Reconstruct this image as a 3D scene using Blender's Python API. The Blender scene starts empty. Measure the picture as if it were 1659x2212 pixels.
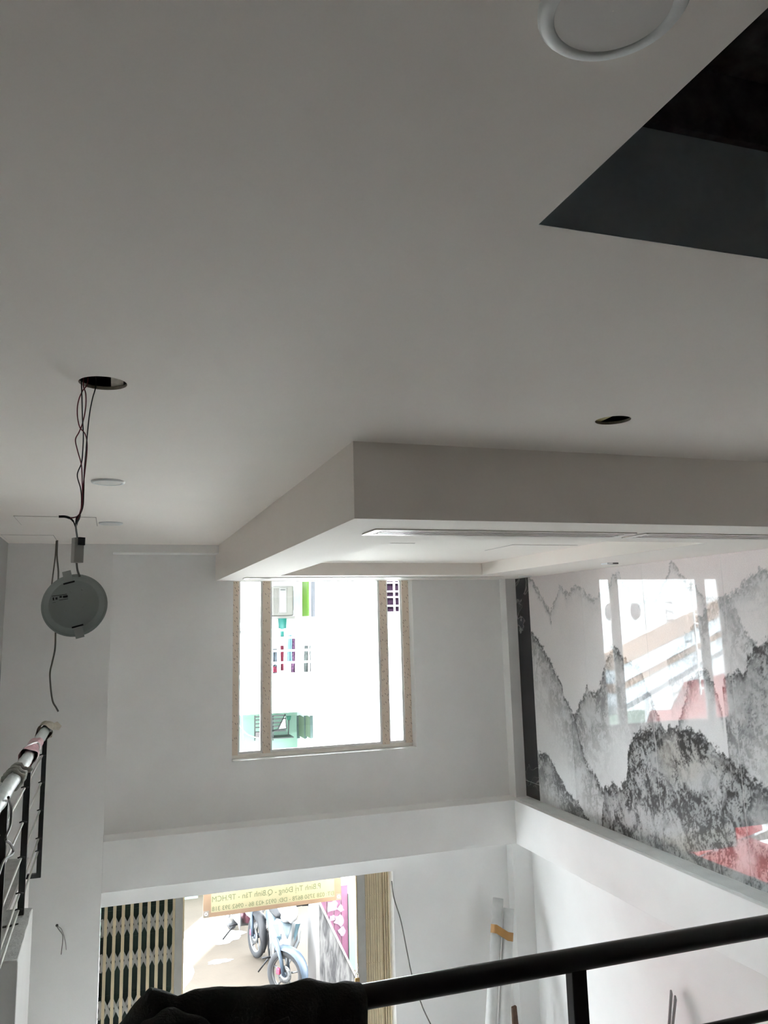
import bpy, bmesh, math, random
import numpy as np
from mathutils import Vector, Matrix
random.seed(4)
D = bpy.data
SC = bpy.context.scene
COL = SC.collection

# ------------------------------------------------------------------ camera
W, H = 1659, 2212
YAW, PIT, ROL, FPX = 0.31848876, 0.17239202, -0.02266608, 1706.558
PCX, PCY = W / 2 - 23.08, H / 2 - 60.02
CAM = Vector((0, 0, 4.75))
_f = Vector((math.sin(YAW) * math.cos(PIT), math.cos(YAW) * math.cos(PIT), math.sin(PIT)))
_rt = Vector((math.cos(YAW), -math.sin(YAW), 0)); _up = _rt.cross(_f)
_r = _rt * math.cos(ROL) + _up * math.sin(ROL)
_u = -_rt * math.sin(ROL) + _up * math.cos(ROL)
cd = D.cameras.new('camera'); cam = D.objects.new('camera', cd); COL.objects.link(cam)
cd.lens = FPX * 36.0 / H; cd.sensor_width = 36.0; cd.sensor_fit = 'AUTO'
cd.shift_x = 23.08 / H; cd.shift_y = -60.02 / H
cd.clip_start = 0.02; cd.clip_end = 300
M4 = Matrix((_r, _u, -_f)).transposed().to_4x4(); M4.translation = CAM
cam.matrix_world = M4
SC.camera = cam

# ------------------------------------------------------------------ sky, sun, exposure
wd = D.worlds.new('sky'); SC.world = wd; wd.use_nodes = True
bg = wd.node_tree.nodes['Background']
bg.inputs['Color'].default_value = (0.90, 0.95, 1.0, 1); bg.inputs['Strength'].default_value = 15.0
sd = D.lights.new('sun', 'SUN'); sun = D.objects.new('sun', sd); COL.objects.link(sun)
sd.energy = 75; sd.angle = math.radians(1.5); sd.color = (1.0, 0.985, 0.97)
sun.rotation_euler = Vector((0.60, 1.0, -1.0)).to_track_quat('-Z', 'Y').to_euler()
sun.location = (0, -10, 30)
SC.view_settings.view_transform = 'Standard'; SC.view_settings.look = 'None'
SC.view_settings.gamma = 1; SC.view_settings.use_curve_mapping = False
SC.view_settings.exposure = 0.37
SC.cycles.max_bounces = 16; SC.cycles.diffuse_bounces = 12; SC.cycles.transparent_max_bounces = 16
SC.cycles.sample_clamp_indirect = 20
SC.cycles.caustics_reflective = False; SC.cycles.caustics_refractive = False

# ------------------------------------------------------------------ helpers
def P(x, y, ax, v):
    """photo pixel -> point of the plane ax = v"""
    d = _f + _r * ((x - PCX) / FPX) - _u * ((y - PCY) / FPX)
    i = 'XYZ'.index(ax)
    return CAM + d * ((v - CAM[i]) / d[i])

def hx(s):
    s = s.lstrip('#'); c = [int(s[i:i + 2], 16) / 255 for i in (0, 2, 4)]
    return tuple(x / 12.92 if x <= .04045 else ((x + .055) / 1.055) ** 2.4 for x in c)

MATS = {}
def mat(name, col, rough=.6, metal=0, spec=.5, var=0, vscale=8, bump=0, bscale=60, trans=0):
    if name in MATS: return MATS[name]
    if isinstance(col, str): col = hx(col)
    m = D.materials.new(name); m.use_nodes = True
    nt = m.node_tree; b = nt.nodes['Principled BSDF']
    b.inputs['Base Color'].default_value = (*col, 1); b.inputs['Roughness'].default_value = rough
    b.inputs['Metallic'].default_value = metal; b.inputs['Specular IOR Level'].default_value = spec
    tc = nt.nodes.new('ShaderNodeTexCoord')
    if var:
        n = nt.nodes.new('ShaderNodeTexNoise'); n.inputs['Scale'].default_value = vscale
        n.inputs['Detail'].default_value = 5
        nt.links.new(tc.outputs['Object'], n.inputs['Vector'])
        r = nt.nodes.new('ShaderNodeValToRGB')
        r.color_ramp.elements[0].position = .3; r.color_ramp.elements[1].position = .7
        r.color_ramp.elements[0].color = (*[c * (1 - var) for c in col], 1)
        r.color_ramp.elements[1].color = (*[min(1, c * (1 + var)) for c in col], 1)
        nt.links.new(n.outputs['Fac'], r.inputs['Fac']); nt.links.new(r.outputs['Color'], b.inputs['Base Color'])
    if bump:
        n2 = nt.nodes.new('ShaderNodeTexNoise'); n2.inputs['Scale'].default_value = bscale
        n2.inputs['Detail'].default_value = 4
        nt.links.new(tc.outputs['Object'], n2.inputs['Vector'])
        bp = nt.nodes.new('ShaderNodeBump'); bp.inputs['Strength'].default_value = bump
        bp.inputs['Distance'].default_value = .01
        nt.links.new(n2.outputs['Fac'], bp.inputs['Height']); nt.links.new(bp.outputs['Normal'], b.inputs['Normal'])
    if trans:
        nt.nodes.remove(b)
        out = nt.nodes['Material Output']
        t = nt.nodes.new('ShaderNodeBsdfTransparent'); t.inputs['Color'].default_value = (*col, 1)
        g = nt.nodes.new('ShaderNodeBsdfGlossy'); g.inputs['Roughness'].default_value = rough
        fr = nt.nodes.new('ShaderNodeFresnel'); fr.inputs['IOR'].default_value = 1.45
        mx = nt.nodes.new('ShaderNodeMixShader')
        nt.links.new(fr.outputs[0], mx.inputs[0]); nt.links.new(t.outputs[0], mx.inputs[1])
        nt.links.new(g.outputs[0], mx.inputs[2]); nt.links.new(mx.outputs[0], out.inputs['Surface'])
    MATS[name] = m
    return m

class MB:
    """collects shapes; build() links them as one mesh object"""
    def __init__(s): s.v = []; s.f = []; s.sm = []
    def add(s, vs, fs, smooth=False):
        o = len(s.v); s.v += [tuple(v) for v in vs]
        s.f += [[i + o for i in f] for f in fs]; s.sm += [smooth] * len(fs)
        return s
    def box(s, x0, x1, y0, y1, z0, z1):
        vs = [(x, y, z) for z in (z0, z1) for y in (y0, y1) for x in (x0, x1)]
        return s.add(vs, [(0, 2, 3, 1), (4, 5, 7, 6), (0, 1, 5, 4), (2, 6, 7, 3), (0, 4, 6, 2), (1, 3, 7, 5)])
    def hexa(s, b, t):
        n = len(b)
        fs = [tuple(range(n))[::-1], tuple(range(n, 2 * n))]
        fs += [(i, (i + 1) % n, n + (i + 1) % n, n + i) for i in range(n)]
        return s.add(list(b) + list(t), fs)
    def prism(s, pts, d):
        d = Vector(d); return s.hexa([Vector(p) for p in pts], [Vector(p) + d for p in pts])
    def tube(s, pts, r, n=10, cap=True, smooth=True):
        pts = [Vector(p) for p in pts]; k = len(pts)
        rs = r if isinstance(r, (list, tuple)) else [r] * k
        vs = []; fs = []; up = None
        for i, p in enumerate(pts):
            t = (pts[min(i + 1, k - 1)] - pts[max(i - 1, 0)]).normalized()
            if up is None:
                a = Vector((0, 0, 1)) if abs(t.z) < .9 else Vector((1, 0, 0))
                up = (a - t * a.dot(t)).normalized()
            else:
                up = (up - t * up.dot(t))
                up = up.normalized() if up.length > 1e-6 else t.orthogonal().normalized()
            sd_ = t.cross(up)
            for j in range(n):
                a = 2 * math.pi * j / n
                vs.append(p + (up * math.cos(a) + sd_ * math.sin(a)) * rs[i])
        for i in range(k - 1):
            for j in range(n):
                fs.append((i * n + j, i * n + (j + 1) % n, (i + 1) * n + (j + 1) % n, (i + 1) * n + j))
        s.add(vs, fs, smooth)
        if cap:
            s.add(vs[:n], [tuple(range(n))[::-1]]); s.add(vs[-n:], [tuple(range(n))])
        return s
    def lathe(s, prof, c=(0, 0, 0), axis='Z', n=32, smooth=True, arc=(0, 2 * math.pi), close=False):
        c = Vector(c); vs = []; fs = []; k = len(prof)
        full = abs(arc[1] - arc[0] - 2 * math.pi) < 1e-6
        m = n if full else n + 1
        for i in range(m):
            a = arc[0] + (arc[1] - arc[0]) * i / n
            for r, h in prof:
                x, y = r * math.cos(a), r * math.sin(a)
                p = {'Z': (x, y, h), 'X': (h, x, y), 'Y': (x, h, y)}[axis]
                vs.append(c + Vector(p))
        kk = k if close else k - 1
        for i in range(n):
            a, b = i * k, ((i + 1) % m) * k
            for j in range(kk):
                j2 = (j + 1) % k
                fs.append((a + j, b + j, b + j2, a + j2))
        return s.add(vs, fs, smooth)
    def build(s, name, m, parent=None, bevel=0, M=None, sub=0):
        me = D.meshes.new(name); vs = s.v
        if M is not None: vs = [M @ Vector(v) for v in vs]
        me.from_pydata([tuple(v) for v in vs], [], s.f)
        me.polygons.foreach_set('use_smooth', s.sm)
        bm = bmesh.new(); bm.from_mesh(me)
        bmesh.ops.remove_doubles(bm, verts=bm.verts, dist=1e-5)
        bmesh.ops.recalc_face_normals(bm, faces=bm.faces); bm.to_mesh(me); bm.free()
        o = D.objects.new(name, me); COL.objects.link(o)
        me.materials.append(m)
        if parent is not None: adopt(o, parent)
        if bevel:
            b = o.modifiers.new('bevel', 'BEVEL'); b.width = bevel; b.segments = 2; b.limit_method = 'ANGLE'
        if sub:
            b = o.modifiers.new('sub', 'SUBSURF'); b.levels = sub; b.render_levels = sub
        return o

def adopt(o, parent):
    o.parent = parent
    if parent.get('_world'):
        o.matrix_parent_inverse = Matrix.Translation(parent.location).inverted()

def tag(o, label=None, cat=None, group=None, kind=None):
    if label: o['label'] = label
    if cat: o['category'] = cat
    if group: o['group'] = group
    if kind: o['kind'] = kind
    return o
def thing(name, label, cat, loc=(0, 0, 0), rot=None, group=None, kind=None):
    """Empty at a thing's base; parts are given in world coordinates unless rot is set"""
    o = D.objects.new(name, None); COL.objects.link(o); o.location = loc; o.empty_display_size = .05
    if rot is None: o['_world'] = 1
    else: o.rotation_euler = rot
    return tag(o, label, cat, group, kind)
def box(name, m, x0, x1, y0, y1, z0, z1, parent=None, bevel=0):
    return MB().box(x0, x1, y0, y1, z0, z1).build(name, m, parent, bevel)
def catmull(pts, n=8):
    pts = [Vector(p) for p in pts]; out = []
    q = [pts[0] * 2 - pts[1]] + pts + [pts[-1] * 2 - pts[-2]]
    for i in range(1, len(q) - 2):
        for k in range(n):
            t = k / n; a, b, c, d = q[i - 1:i + 3]
            out.append(.5 * ((2 * b) + (c - a) * t + (2 * a - 5 * b + 4 * c - d) * t * t + (3 * b - a - 3 * c + d) * t ** 3))
    out.append(pts[-1]); return out

# ------------------------------------------------------------------ materials of the room
M_wall = mat('wall_paint', (.877, .876, .866), .75, spec=.25, var=.02, vscale=3, bump=.05, bscale=120)
M_wallw = mat('wall_paint_smudged', (.877, .876, .866), .75, spec=.25, var=.03, vscale=2.2, bump=.05, bscale=90)
M_ceil = mat('ceiling_paint', (.895, .842, .79), .8, spec=.2, var=.012, vscale=2)
M_gyp = mat('cut_gypsum', (.55, .5, .43), .9, var=.2, vscale=60)
M_cem = mat('raw_cement', (.52, .53, .52), .9, var=.14, vscale=9, bump=.5, bscale=70)
M_dark = mat('void_dark', (.03, .03, .035), .9)
M_charcoal = mat('charcoal_paint', (.55, .60, .63), .6, var=.1, vscale=3)
M_blackp = mat('black_paint', (.012, .012, .015), .38, spec=.5, var=.2, vscale=30)
M_floor = mat('floor_tile', (.69, .71, .71), .35, var=.06, vscale=3)
M_alu = mat('white_aluminium', (.84, .80, .74), .35)
M_sill = mat('white_sill', (.88, .88, .87), .4)
M_white = mat('white_plastic', (.78, .79, .78), .4)
M_glass = mat('pane_glass', (.97, .985, .98), .0, trans=1)

# ------------------------------------------------------------------ room shell
XL, YF, ZC = -0.95, 8.07, 5.55
ZS, XS, YS = 5.20, 1.0, 3.31          # dropped ceiling: underside, left face, near face
XM, XB = 4.38, 4.18                   # mural plane, beam plane
YB, YLOW = 8.32, 8.35                 # recessed upper wall, lower wall
YO = 8.55                             # outside face

floor = box('floor', M_floor, XL - .2, 4.7, -3.2, YO + .02, -.15, 0)
tag(floor, 'ground floor of pale tiles below the railing', 'floor', kind='structure')
M_raw = mat('bare_concrete', (.30, .285, .265), .9, var=.2, vscale=3)
mz = box('floor_mezzanine', M_raw, XL, 4.6, -3, 1.78, 2.85, 3.05)
tag(mz, 'mezzanine floor slab behind the black railing', 'floor', kind='structure')

def wallobj(name, m, boxes, label):
    mb = MB()
    for b in boxes: mb.box(*b)
    return tag(mb.build(name, m), label, 'wall', kind='structure')
wall_front = wallobj('wall_front', M_wall, [
    (XL, -.015, YF, YO, 0, ZC),
    (-.015, XS, YF, YO, 5.47, ZC),
    (-.015, 1.185, YB, YO - .03, 2.825, 5.47),
    (1.185, 3.17, YB, YO - .03, 2.825, 3.40),
    (3.17, 4.255, YB, YO - .03, 2.825, 5.47),
    (1.185, 3.17, 8.347, YO - .03, 5.25, 5.47),
    (4.255, 4.62, 8.17, YO, 2.825, 5.47),
    (XS, 4.62, YF + .28, YO, 5.47, ZC),
    (-.015, 2.87, YLOW, YO, 2.18, 2.385),
    (2.87, 4.2, YLOW, YO, 0, 2.385),
    (4.2, 4.62, 8.21, YO, 0, 2.385)], 'white front wall with recessed niche, window and gate openings')
trim_1 = tag(box('trim_1', M_wallw, -.015, 4.62, YF, YO, 2.385, 2.825, bevel=.004),
    'white concrete beam under the niche of the front wall', 'beam', kind='structure')
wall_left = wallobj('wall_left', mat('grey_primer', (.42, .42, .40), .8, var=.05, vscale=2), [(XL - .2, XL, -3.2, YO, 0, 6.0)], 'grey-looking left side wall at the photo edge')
wall_right = wallobj('wall_right', M_wall, [(4.43, 4.62, -3.2, 8.21, 0, 2.385), (4.405, 4.62, -3.2, 8.17, 2.83, ZC)],
    'white right side wall behind the mural and beam')
trim_2 = tag(box('trim_2', M_wallw, XB, 4.62, -3.2, YF + .01, 2.38, 2.822, bevel=.004),
    'white concrete beam running under the mountain mural', 'beam', kind='structure')
mb = MB(); random.seed(2)
ys = [8.06 - i * .1 for i in range(64)]
vs = []
for y in ys:
    vs += [(XB + .03 + random.uniform(0, .02), y, 2.8225), (4.40, y, 2.8225), (XB + .035 + random.uniform(0, .02), y, 2.827 + random.uniform(0, .003)), (4.40, y, 2.832 + random.uniform(0, .004))]
n = len(ys)
mb.add(vs, [(4 * i + 2, 4 * i + 3, 4 * i + 7, 4 * i + 6) for i in range(n - 1)] + [(4 * i, 4 * i + 2, 4 * i + 6, 4 * i + 4) for i in range(n - 1)])
mb.build('ledge_screed', mat('smooth_cement', (.72, .735, .725), .85, var=.06, vscale=7, bump=.3, bscale=60), trim_2)
wallobj('wall_back', M_raw, [(XL, 4.62, -3.2, -3.0, 0, ZC)], 'bare concrete wall behind the mezzanine')

# ceiling board with the cut openings
def ring_loop(bm, c, r, n, z):
    vs = [bm.verts.new((c[0] + r * math.cos(2 * math.pi * i / n), c[1] + r * math.sin(2 * math.pi * i / n), z)) for i in range(n)]
    es = [bm.edges.new((vs[i], vs[(i + 1) % n])) for i in range(n)]
    return vs, es
def rect_loop(bm, x0, x1, y0, y1, z):
    vs = [bm.verts.new(p) for p in ((x0, y0, z), (x1, y0, z), (x1, y1, z), (x0, y1, z))]
    return vs, [bm.edges.new((vs[i], vs[(i + 1) % 4])) for i in range(4)]
HOLE1, HOLE2 = (-.055, 2.675), (1.945, 2.71)
SHX0, SHX1, SHY0, SHY1 = .81, 2.6, -1.6, 1.33
bm = bmesh.new(); E_ = []; loops = []
for vs, es in (rect_loop(bm, XL, 4.42, -3.1, YF + .02, ZC), ring_loop(bm, HOLE1, .077, 40, ZC), ring_loop(bm, HOLE2, .072, 40, ZC), rect_loop(bm, SHX0, SHX1, SHY0, SHY1, ZC)):
    E_ += es; loops.append(vs)
bmesh.ops.triangle_fill(bm, edges=E_, use_beauty=True)
# triangle_fill also fills holes when loops nest: drop the faces lying inside an opening
kill = []
for f in bm.faces:
    c = f.calc_center_median()
    if (c.x - HOLE1[0]) ** 2 + (c.y - HOLE1[1]) ** 2 < .076 ** 2 or (c.x - HOLE2[0]) ** 2 + (c.y - HOLE2[1]) ** 2 < .071 ** 2 or (SHX0 < c.x < SHX1 and SHY0 < c.y < SHY1):
        kill.append(f)
bmesh.ops.delete(bm, geom=kill, context='FACES')
for f in bm.faces:
    if f.normal.z > 0: f.normal_flip()
me = D.meshes.new('ceiling'); bm.to_mesh(me); bm.free(); me.materials.append(M_ceil)
ceiling = D.objects.new('ceiling', me); COL.objects.link(ceiling)
tag(ceiling, 'large off-white plasterboard ceiling with cut-outs', 'ceiling', kind='structure')
for k, (c, r) in enumerate(((HOLE1, .077), (HOLE2, .072))):
    MB().lathe([(r, ZC), (r + .001, ZC + .006), (r + .003, ZC + .013)], (c[0], c[1], 0), n=40).build('hole_rim', M_gyp, ceiling)
# plenum over the ceiling and the roof slab
mb = MB().box(XL, 4.62, -3.2, YO, 6.0, 6.2).box(4.42, 4.62, -3.2, YO, ZC + .001, 6.0).box(XL, 4.62, 8.09, YO, ZC + .001, 6.0).box(XL, 4.62, -3.2, -3.1, ZC + .001, 6.0)
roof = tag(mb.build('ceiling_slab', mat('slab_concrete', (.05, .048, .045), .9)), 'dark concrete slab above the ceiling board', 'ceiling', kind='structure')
M_zinc = mat('yellow_zinc', (.62, .52, .25), .35, metal=.6, var=.15, vscale=30)
MB().prism([(1.88, 2.2, ZC + .0135), (1.915, 2.2, ZC + .0135), (1.955, 3.2, ZC + .0135), (1.92, 3.2, ZC + .0135)], (0, 0, .02)).build('ceiling_channel', M_zinc, roof)
ch = MB().box(-.03, .01, 2.1, 3.2, ZC + .014, ZC + .04).build('ceiling_channel', M_gyp, roof)
# stair shaft going up through the ceiling
ZSH = 5.826
mb = MB().box(SHX0 - .02, SHX1, SHY1, SHY1 + .1, ZC + .001, ZSH)
mb.box(SHX0 - .1, SHX0 - .001, SHY0, SHY1, ZC + .002, ZSH + .1)
tag(mb.build('wall_shaft', M_charcoal), 'charcoal grey face of the ceiling opening', 'wall', kind='structure')
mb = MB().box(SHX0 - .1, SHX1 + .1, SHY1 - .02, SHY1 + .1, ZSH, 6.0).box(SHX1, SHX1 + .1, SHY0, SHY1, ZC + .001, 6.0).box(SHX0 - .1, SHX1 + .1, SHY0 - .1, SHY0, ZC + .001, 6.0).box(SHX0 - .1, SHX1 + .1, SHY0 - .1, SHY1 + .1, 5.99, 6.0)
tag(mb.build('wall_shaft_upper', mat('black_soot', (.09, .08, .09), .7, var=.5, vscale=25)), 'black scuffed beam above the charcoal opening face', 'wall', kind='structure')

# dropped ceiling with the tray (rounded near-left corner)
TX0, TX1, TY0, TY1, ZT = 1.5, 3.6, 4.12, 7.41, 5.32
bm = bmesh.new()
ov, oe = rect_loop(bm, XS, 4.405, YS, 8.345, ZS)
R_ = .36
pts = [(TX0 + R_ - R_ * math.cos(a), TY0 + R_ - R_ * math.sin(a)) for a in [math.pi / 2 * i / 14 for i in range(15)]]
pts += [(TX1, TY0), (TX1, TY1), (TX0, TY1)]
iv = [bm.verts.new((x, y, ZS)) for x, y in pts]
ie = [bm.edges.new((iv[i], iv[(i + 1) % len(iv)])) for i in range(len(iv))]
bmesh.ops.triangle_fill(bm, edges=oe + ie, use_beauty=True)
def in_poly(x, y):
    c = False; n = len(pts)
    for i in range(n):
        (x1, y1), (x2, y2) = pts[i], pts[(i + 1) % n]
        if (y1 > y) != (y2 > y) and x < (x2 - x1) * (y - y1) / (y2 - y1) + x1: c = not c
    return c
bmesh.ops.delete(bm, geom=[f for f in bm.faces if in_poly(*f.calc_center_median()[:2])], context='FACES')
tv = [bm.verts.new((x, y, ZT)) for x, y in pts]
for i in range(len(iv)):
    j = (i + 1) % len(iv); bm.faces.new((iv[i], iv[j], tv[j], tv[i]))
bm.faces.new(tv)
top = [bm.verts.new((v.co.x, v.co.y, ZC)) for v in ov]
for i in range(4):
    j = (i + 1) % 4; bm.faces.new((ov[i], ov[j], top[j], top[i]))
bmesh.ops.recalc_face_normals(bm, faces=bm.faces)
me = D.meshes.new('ceiling_dropped'); bm.to_mesh(me); bm.free(); me.materials.append(M_ceil)
soffit = D.objects.new('ceiling_dropped', me); COL.objects.link(soffit)
tag(soffit, 'dropped white ceiling box with a shallow tray recess', 'ceiling', kind='structure')

# left gallery edge: pier and ledge with raw cement tops
pier = thing('wall_gallery', 'white pier with raw cement top at the left railing', 'wall', (-.7, 5.2, 0), kind='structure')
box('pier', M_wall, XL, -.405, 4.79, 5.605, 0, 3.07, pier, .006)
mb = MB(); g = []
random.seed(7)
for iy in range(9):
    for ix in range(7):
        g.append((XL + (.545 - random.uniform(0, .012) * (ix == 6)) * ix / 6, 4.79 + .815 * iy / 8, 3.078 + random.uniform(-.004, .006)))
fs = [(iy * 7 + ix, iy * 7 + ix + 1, iy * 7 + ix + 8, iy * 7 + ix + 7) for iy in range(8) for ix in range(6)]
mb.add(g, fs); mb.build('cement_top', M_cem, pier)
wg2 = thing('wall_gallery_ledge', 'white ledge with raw cement top beside the far railing post', 'wall', (-.75, 6.4, 0), kind='structure')
MB().hexa([(XL, 5.61, 0), (-.56, 5.61, 0), (-.56, 7.25, 0), (XL, 7.25, 0)], [(XL, 5.61, 3.01), (-.56, 5.61, 3.01), (-.56, 7.25, 2.955), (XL, 7.25, 2.955)]).build('ledge', M_wall, wg2)
MB().hexa([(XL, 5.61, 3.01), (-.575, 5.61, 3.01), (-.575, 7.25, 2.955), (XL, 7.25, 2.955)], [(XL, 5.61, 3.02), (-.575, 5.61, 3.018), (-.575, 7.25, 2.962), (XL, 7.25, 2.964)]).build('cement_top', M_cem, wg2)
# ------------------------------------------------------------------ ink mountain mural on glossy wall tiles
def _hash(ix, iy, s):
    h = (ix * 374761393 + iy * 668265263 + s * 1442695041) & 0xffffffff
    h = ((h ^ (h >> 13)) * 1274126177) & 0xffffffff
    return ((h ^ (h >> 16)) & 0xffff) / 65535.0
def vnoise(x, y, s):
    x0 = np.floor(x).astype(np.int64); y0 = np.floor(y).astype(np.int64)
    fx = x - x0; fy = y - y0; fx = fx * fx * (3 - 2 * fx); fy = fy * fy * (3 - 2 * fy)
    a = _hash(x0, y0, s); b = _hash(x0 + 1, y0, s); c = _hash(x0, y0 + 1, s); d = _hash(x0 + 1, y0 + 1, s)
    return (a + (b - a) * fx) * (1 - fy) + (c + (d - c) * fx) * fy
def fbm(x, y, s, o=4):
    t = 0; a = .5; n = 0
    for i in range(o):
        t = t + a * vnoise(x, y, s + i * 17); n += a; x = x * 2.03; y = y * 2.03; a *= .55
    return t / n
def ridged(x, y, s, o=3):
    t = 0; a = .5; n = 0
    for i in range(o):
        t = t + a * (1 - np.abs(2 * vnoise(x, y, s + i * 31) - 1)); n += a; x = x * 2.1; y = y * 2.1; a *= .55
    return t / n

def ridge_wall(px):
    """ridge drawn over the photo -> (u, v) on the mural wall, u grows towards the viewer"""
    q = [P(x, y, 'X', XM) for x, y in px]
    return [(8.2 - p.y, p.z) for p in q]
# ridge line, crest darkness, crest width, body darkness, body reach, opacity, seed, warm
LAYERS = [
    ([(1130, 1240), (1150, 1254), (1160, 1277), (1168, 1292), (1178, 1302), (1188, 1319), (1198, 1300), (1207, 1268), (1212, 1263), (1222, 1284), (1233, 1274), (1243, 1265), (1262, 1275), (1280, 1296), (1310, 1270), (1326, 1240), (1338, 1238), (1345, 1262), (1385, 1300), (1420, 1290), (1441, 1242), (1449, 1218), (1462, 1222), (1476, 1248), (1520, 1290), (1570, 1300), (1600, 1270), (1622, 1250), (1640, 1234), (1690, 1240), (1760, 1230)], .62, .02, .16, .11, .55, 11, 0),
    ([(1130, 1250), (1150, 1252), (1157, 1268), (1168, 1282), (1175, 1302), (1185, 1322), (1192, 1345)], .85, .014, .25, .05, .6, 12, 0),
    ([(1440, 1420), (1480, 1380), (1510, 1330), (1530, 1312), (1552, 1290), (1572, 1306), (1592, 1322), (1607, 1360), (1636, 1398), (1690, 1440)], .62, .03, .46, .36, .75, 13, 0),
    ([(1560, 1300), (1600, 1268), (1622, 1244), (1640, 1236), (1690, 1240), (1800, 1220)], .55, .02, .35, .22, .7, 14, 0),
    ([(1235, 1560), (1255, 1512), (1266, 1490), (1290, 1496), (1297, 1478), (1303, 1455), (1311, 1420), (1320, 1402), (1330, 1399), (1345, 1414), (1360, 1430), (1376, 1436), (1386, 1450), (1392, 1474), (1402, 1496), (1425, 1555), (1450, 1620)], .95, .05, .62, .60, .9, 15, .15),
    ([(1465, 1560), (1482, 1502), (1485, 1485), (1500, 1466), (1515, 1447), (1526, 1455), (1541, 1476), (1550, 1500), (1560, 1540)], .85, .04, .55, .14, .9, 16, 0),
    ([(1560, 1480), (1572, 1455), (1590, 1452), (1606, 1457), (1614, 1440), (1613, 1415), (1621, 1407), (1635, 1402), (1645, 1378), (1662, 1368), (1700, 1350), (1760, 1330)], .95, .06, .84, .75, .95, 17, .05),
    ([(1130, 1340), (1150, 1368), (1163, 1382), (1178, 1410), (1190, 1430), (1203, 1455), (1214, 1476), (1218, 1502), (1232, 1530), (1245, 1556), (1252, 1602), (1266, 1642), (1280, 1662), (1300, 1700), (1320, 1760)], .97, .055, .50, .60, .85, 18, .1),
    ([(1130, 1600), (1170, 1628), (1186, 1630), (1200, 1660), (1213, 1690), (1236, 1724), (1250, 1734), (1263, 1756), (1285, 1790), (1300, 1830)], .97, .06, .80, .40, .9, 19, 0),
    ([(1296, 1830), (1303, 1740), (1306, 1702), (1320, 1694), (1340, 1699), (1353, 1690), (1357, 1622), (1368, 1592), (1386, 1574), (1420, 1576), (1480, 1573), (1500, 1580), (1522, 1594), (1552, 1620), (1582, 1646), (1606, 1660), (1626, 1682), (1642, 1702), (1680, 1730), (1760, 1700)], .97, .06, .95, 1.7, .98, 20, .5),
    ([(1612, 1740), (1630, 1702), (1642, 1694), (1662, 1708), (1700, 1700), (1760, 1690)], .95, .06, .74, .35, .9, 21, 0),
]
def paint(U, V):
    base = np.empty(U.shape + (3,))
    g = np.clip((V - 2.83) / 2.37, 0, 1)[..., None]
    base[:] = np.array((.84, .86, .87)) * (1 - g) + np.array((.85, .79, .78)) * g
    base *= (0.95 + .10 * fbm(U * 3, V * 3, 5, 4))[..., None]
    for px, cd_, cw, bd, reach, op, seed, warm in LAYERS:
        q = ridge_wall(px); uu = np.array([a for a, b in q]); vv = np.array([b for a, b in q])
        # ridges that fold back in u are taken by their upper envelope
        order = np.argsort(uu); uu = uu[order]; vv = vv[order]
        jag = (fbm(U * 22, V * 22, seed, 4) - .5) * .13 + (fbm(U * 80, V * 80, seed + 3, 2) - .5) * .05
        hh = np.interp(U, uu, vv, left=-9, right=-9) + jag
        d = hh - V
        ins = 1 / (1 + np.exp(-np.clip(d / .004, -30, 30)))
        dd = np.clip(d, 0, 9)
        leaf = fbm(U * 52, V * 44, seed + 5, 4)
        fine = fbm(U * 95, V * 75, seed + 6, 2)
        warp = (fbm(U * 6, V * 6, seed + 8, 3) - .5)
        crack = ridged(U * 13 + warp * 2.4, V * 8 + U * 5 + warp * 2.0, seed + 7, 4)
        patch = fbm(U * 5.2, V * 4.0, seed + 9, 4)
        big = np.clip((patch - .32) * 3.6, 0, 1)
        crest = cd_ * np.exp(-(dd / (cw * 1.8)) ** 1.4) * np.clip((leaf - .31) * 7.0, 0.15, 1)
        tex = np.clip((crack - .60) * 6.0, 0, 1) * (.30 + .70 * big)
        speck = np.clip((leaf - .47) * 9, 0, 1) * np.clip((fine - .34) * 5, 0, 1) * np.clip((patch - .42) * 6, 0, 1)
        streak = np.clip((ridged(U * 36 + V * 5 + warp * 2, V * 10 - U * 7, seed + 21, 3) - .62) * 5, 0, 1)
        grain = np.clip((fbm(U * 115, V * 90, seed + 25, 2) - .54) * 9, 0, 1) * np.clip((leaf - .38) * 6, 0, 1)
        tex = np.clip(np.maximum(tex, speck) + .55 * streak * big + .7 * grain * np.clip((patch - .25) * 5, .15, 1), 0, 1)
        tone = np.clip((patch - .38) * 2.4, 0, 1) * bd * .55
        tex = np.maximum(tex, tone)
        body = bd * tex
        fade = np.exp(-(dd / reach) ** 2.2)
        ink = np.clip(np.maximum(crest, body * fade), 0, 1)
        wash = op * ins * fade
        wcol = np.array((.80, .81, .82)) * (1 - bd * .42) * np.ones_like(base)
        if warm:
            wm = np.clip((fbm(U * 2.2, V * 2.2, seed + 13, 3) - .42) * 4, 0, 1)[..., None] * warm
            wcol = wcol * (1 - wm) + np.array((.44, .375, .28)) * wm
        base = base * (1 - (wash * .72)[..., None]) + wcol * (wash * .72)[..., None]
        inkc = np.array((.018, .019, .022)) if not warm else np.array((.022, .020, .019))
        a = (ink * ins * .97)[..., None]
        base = base * (1 - a) + inkc * a
    return np.clip(base, 0, 1)

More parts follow.
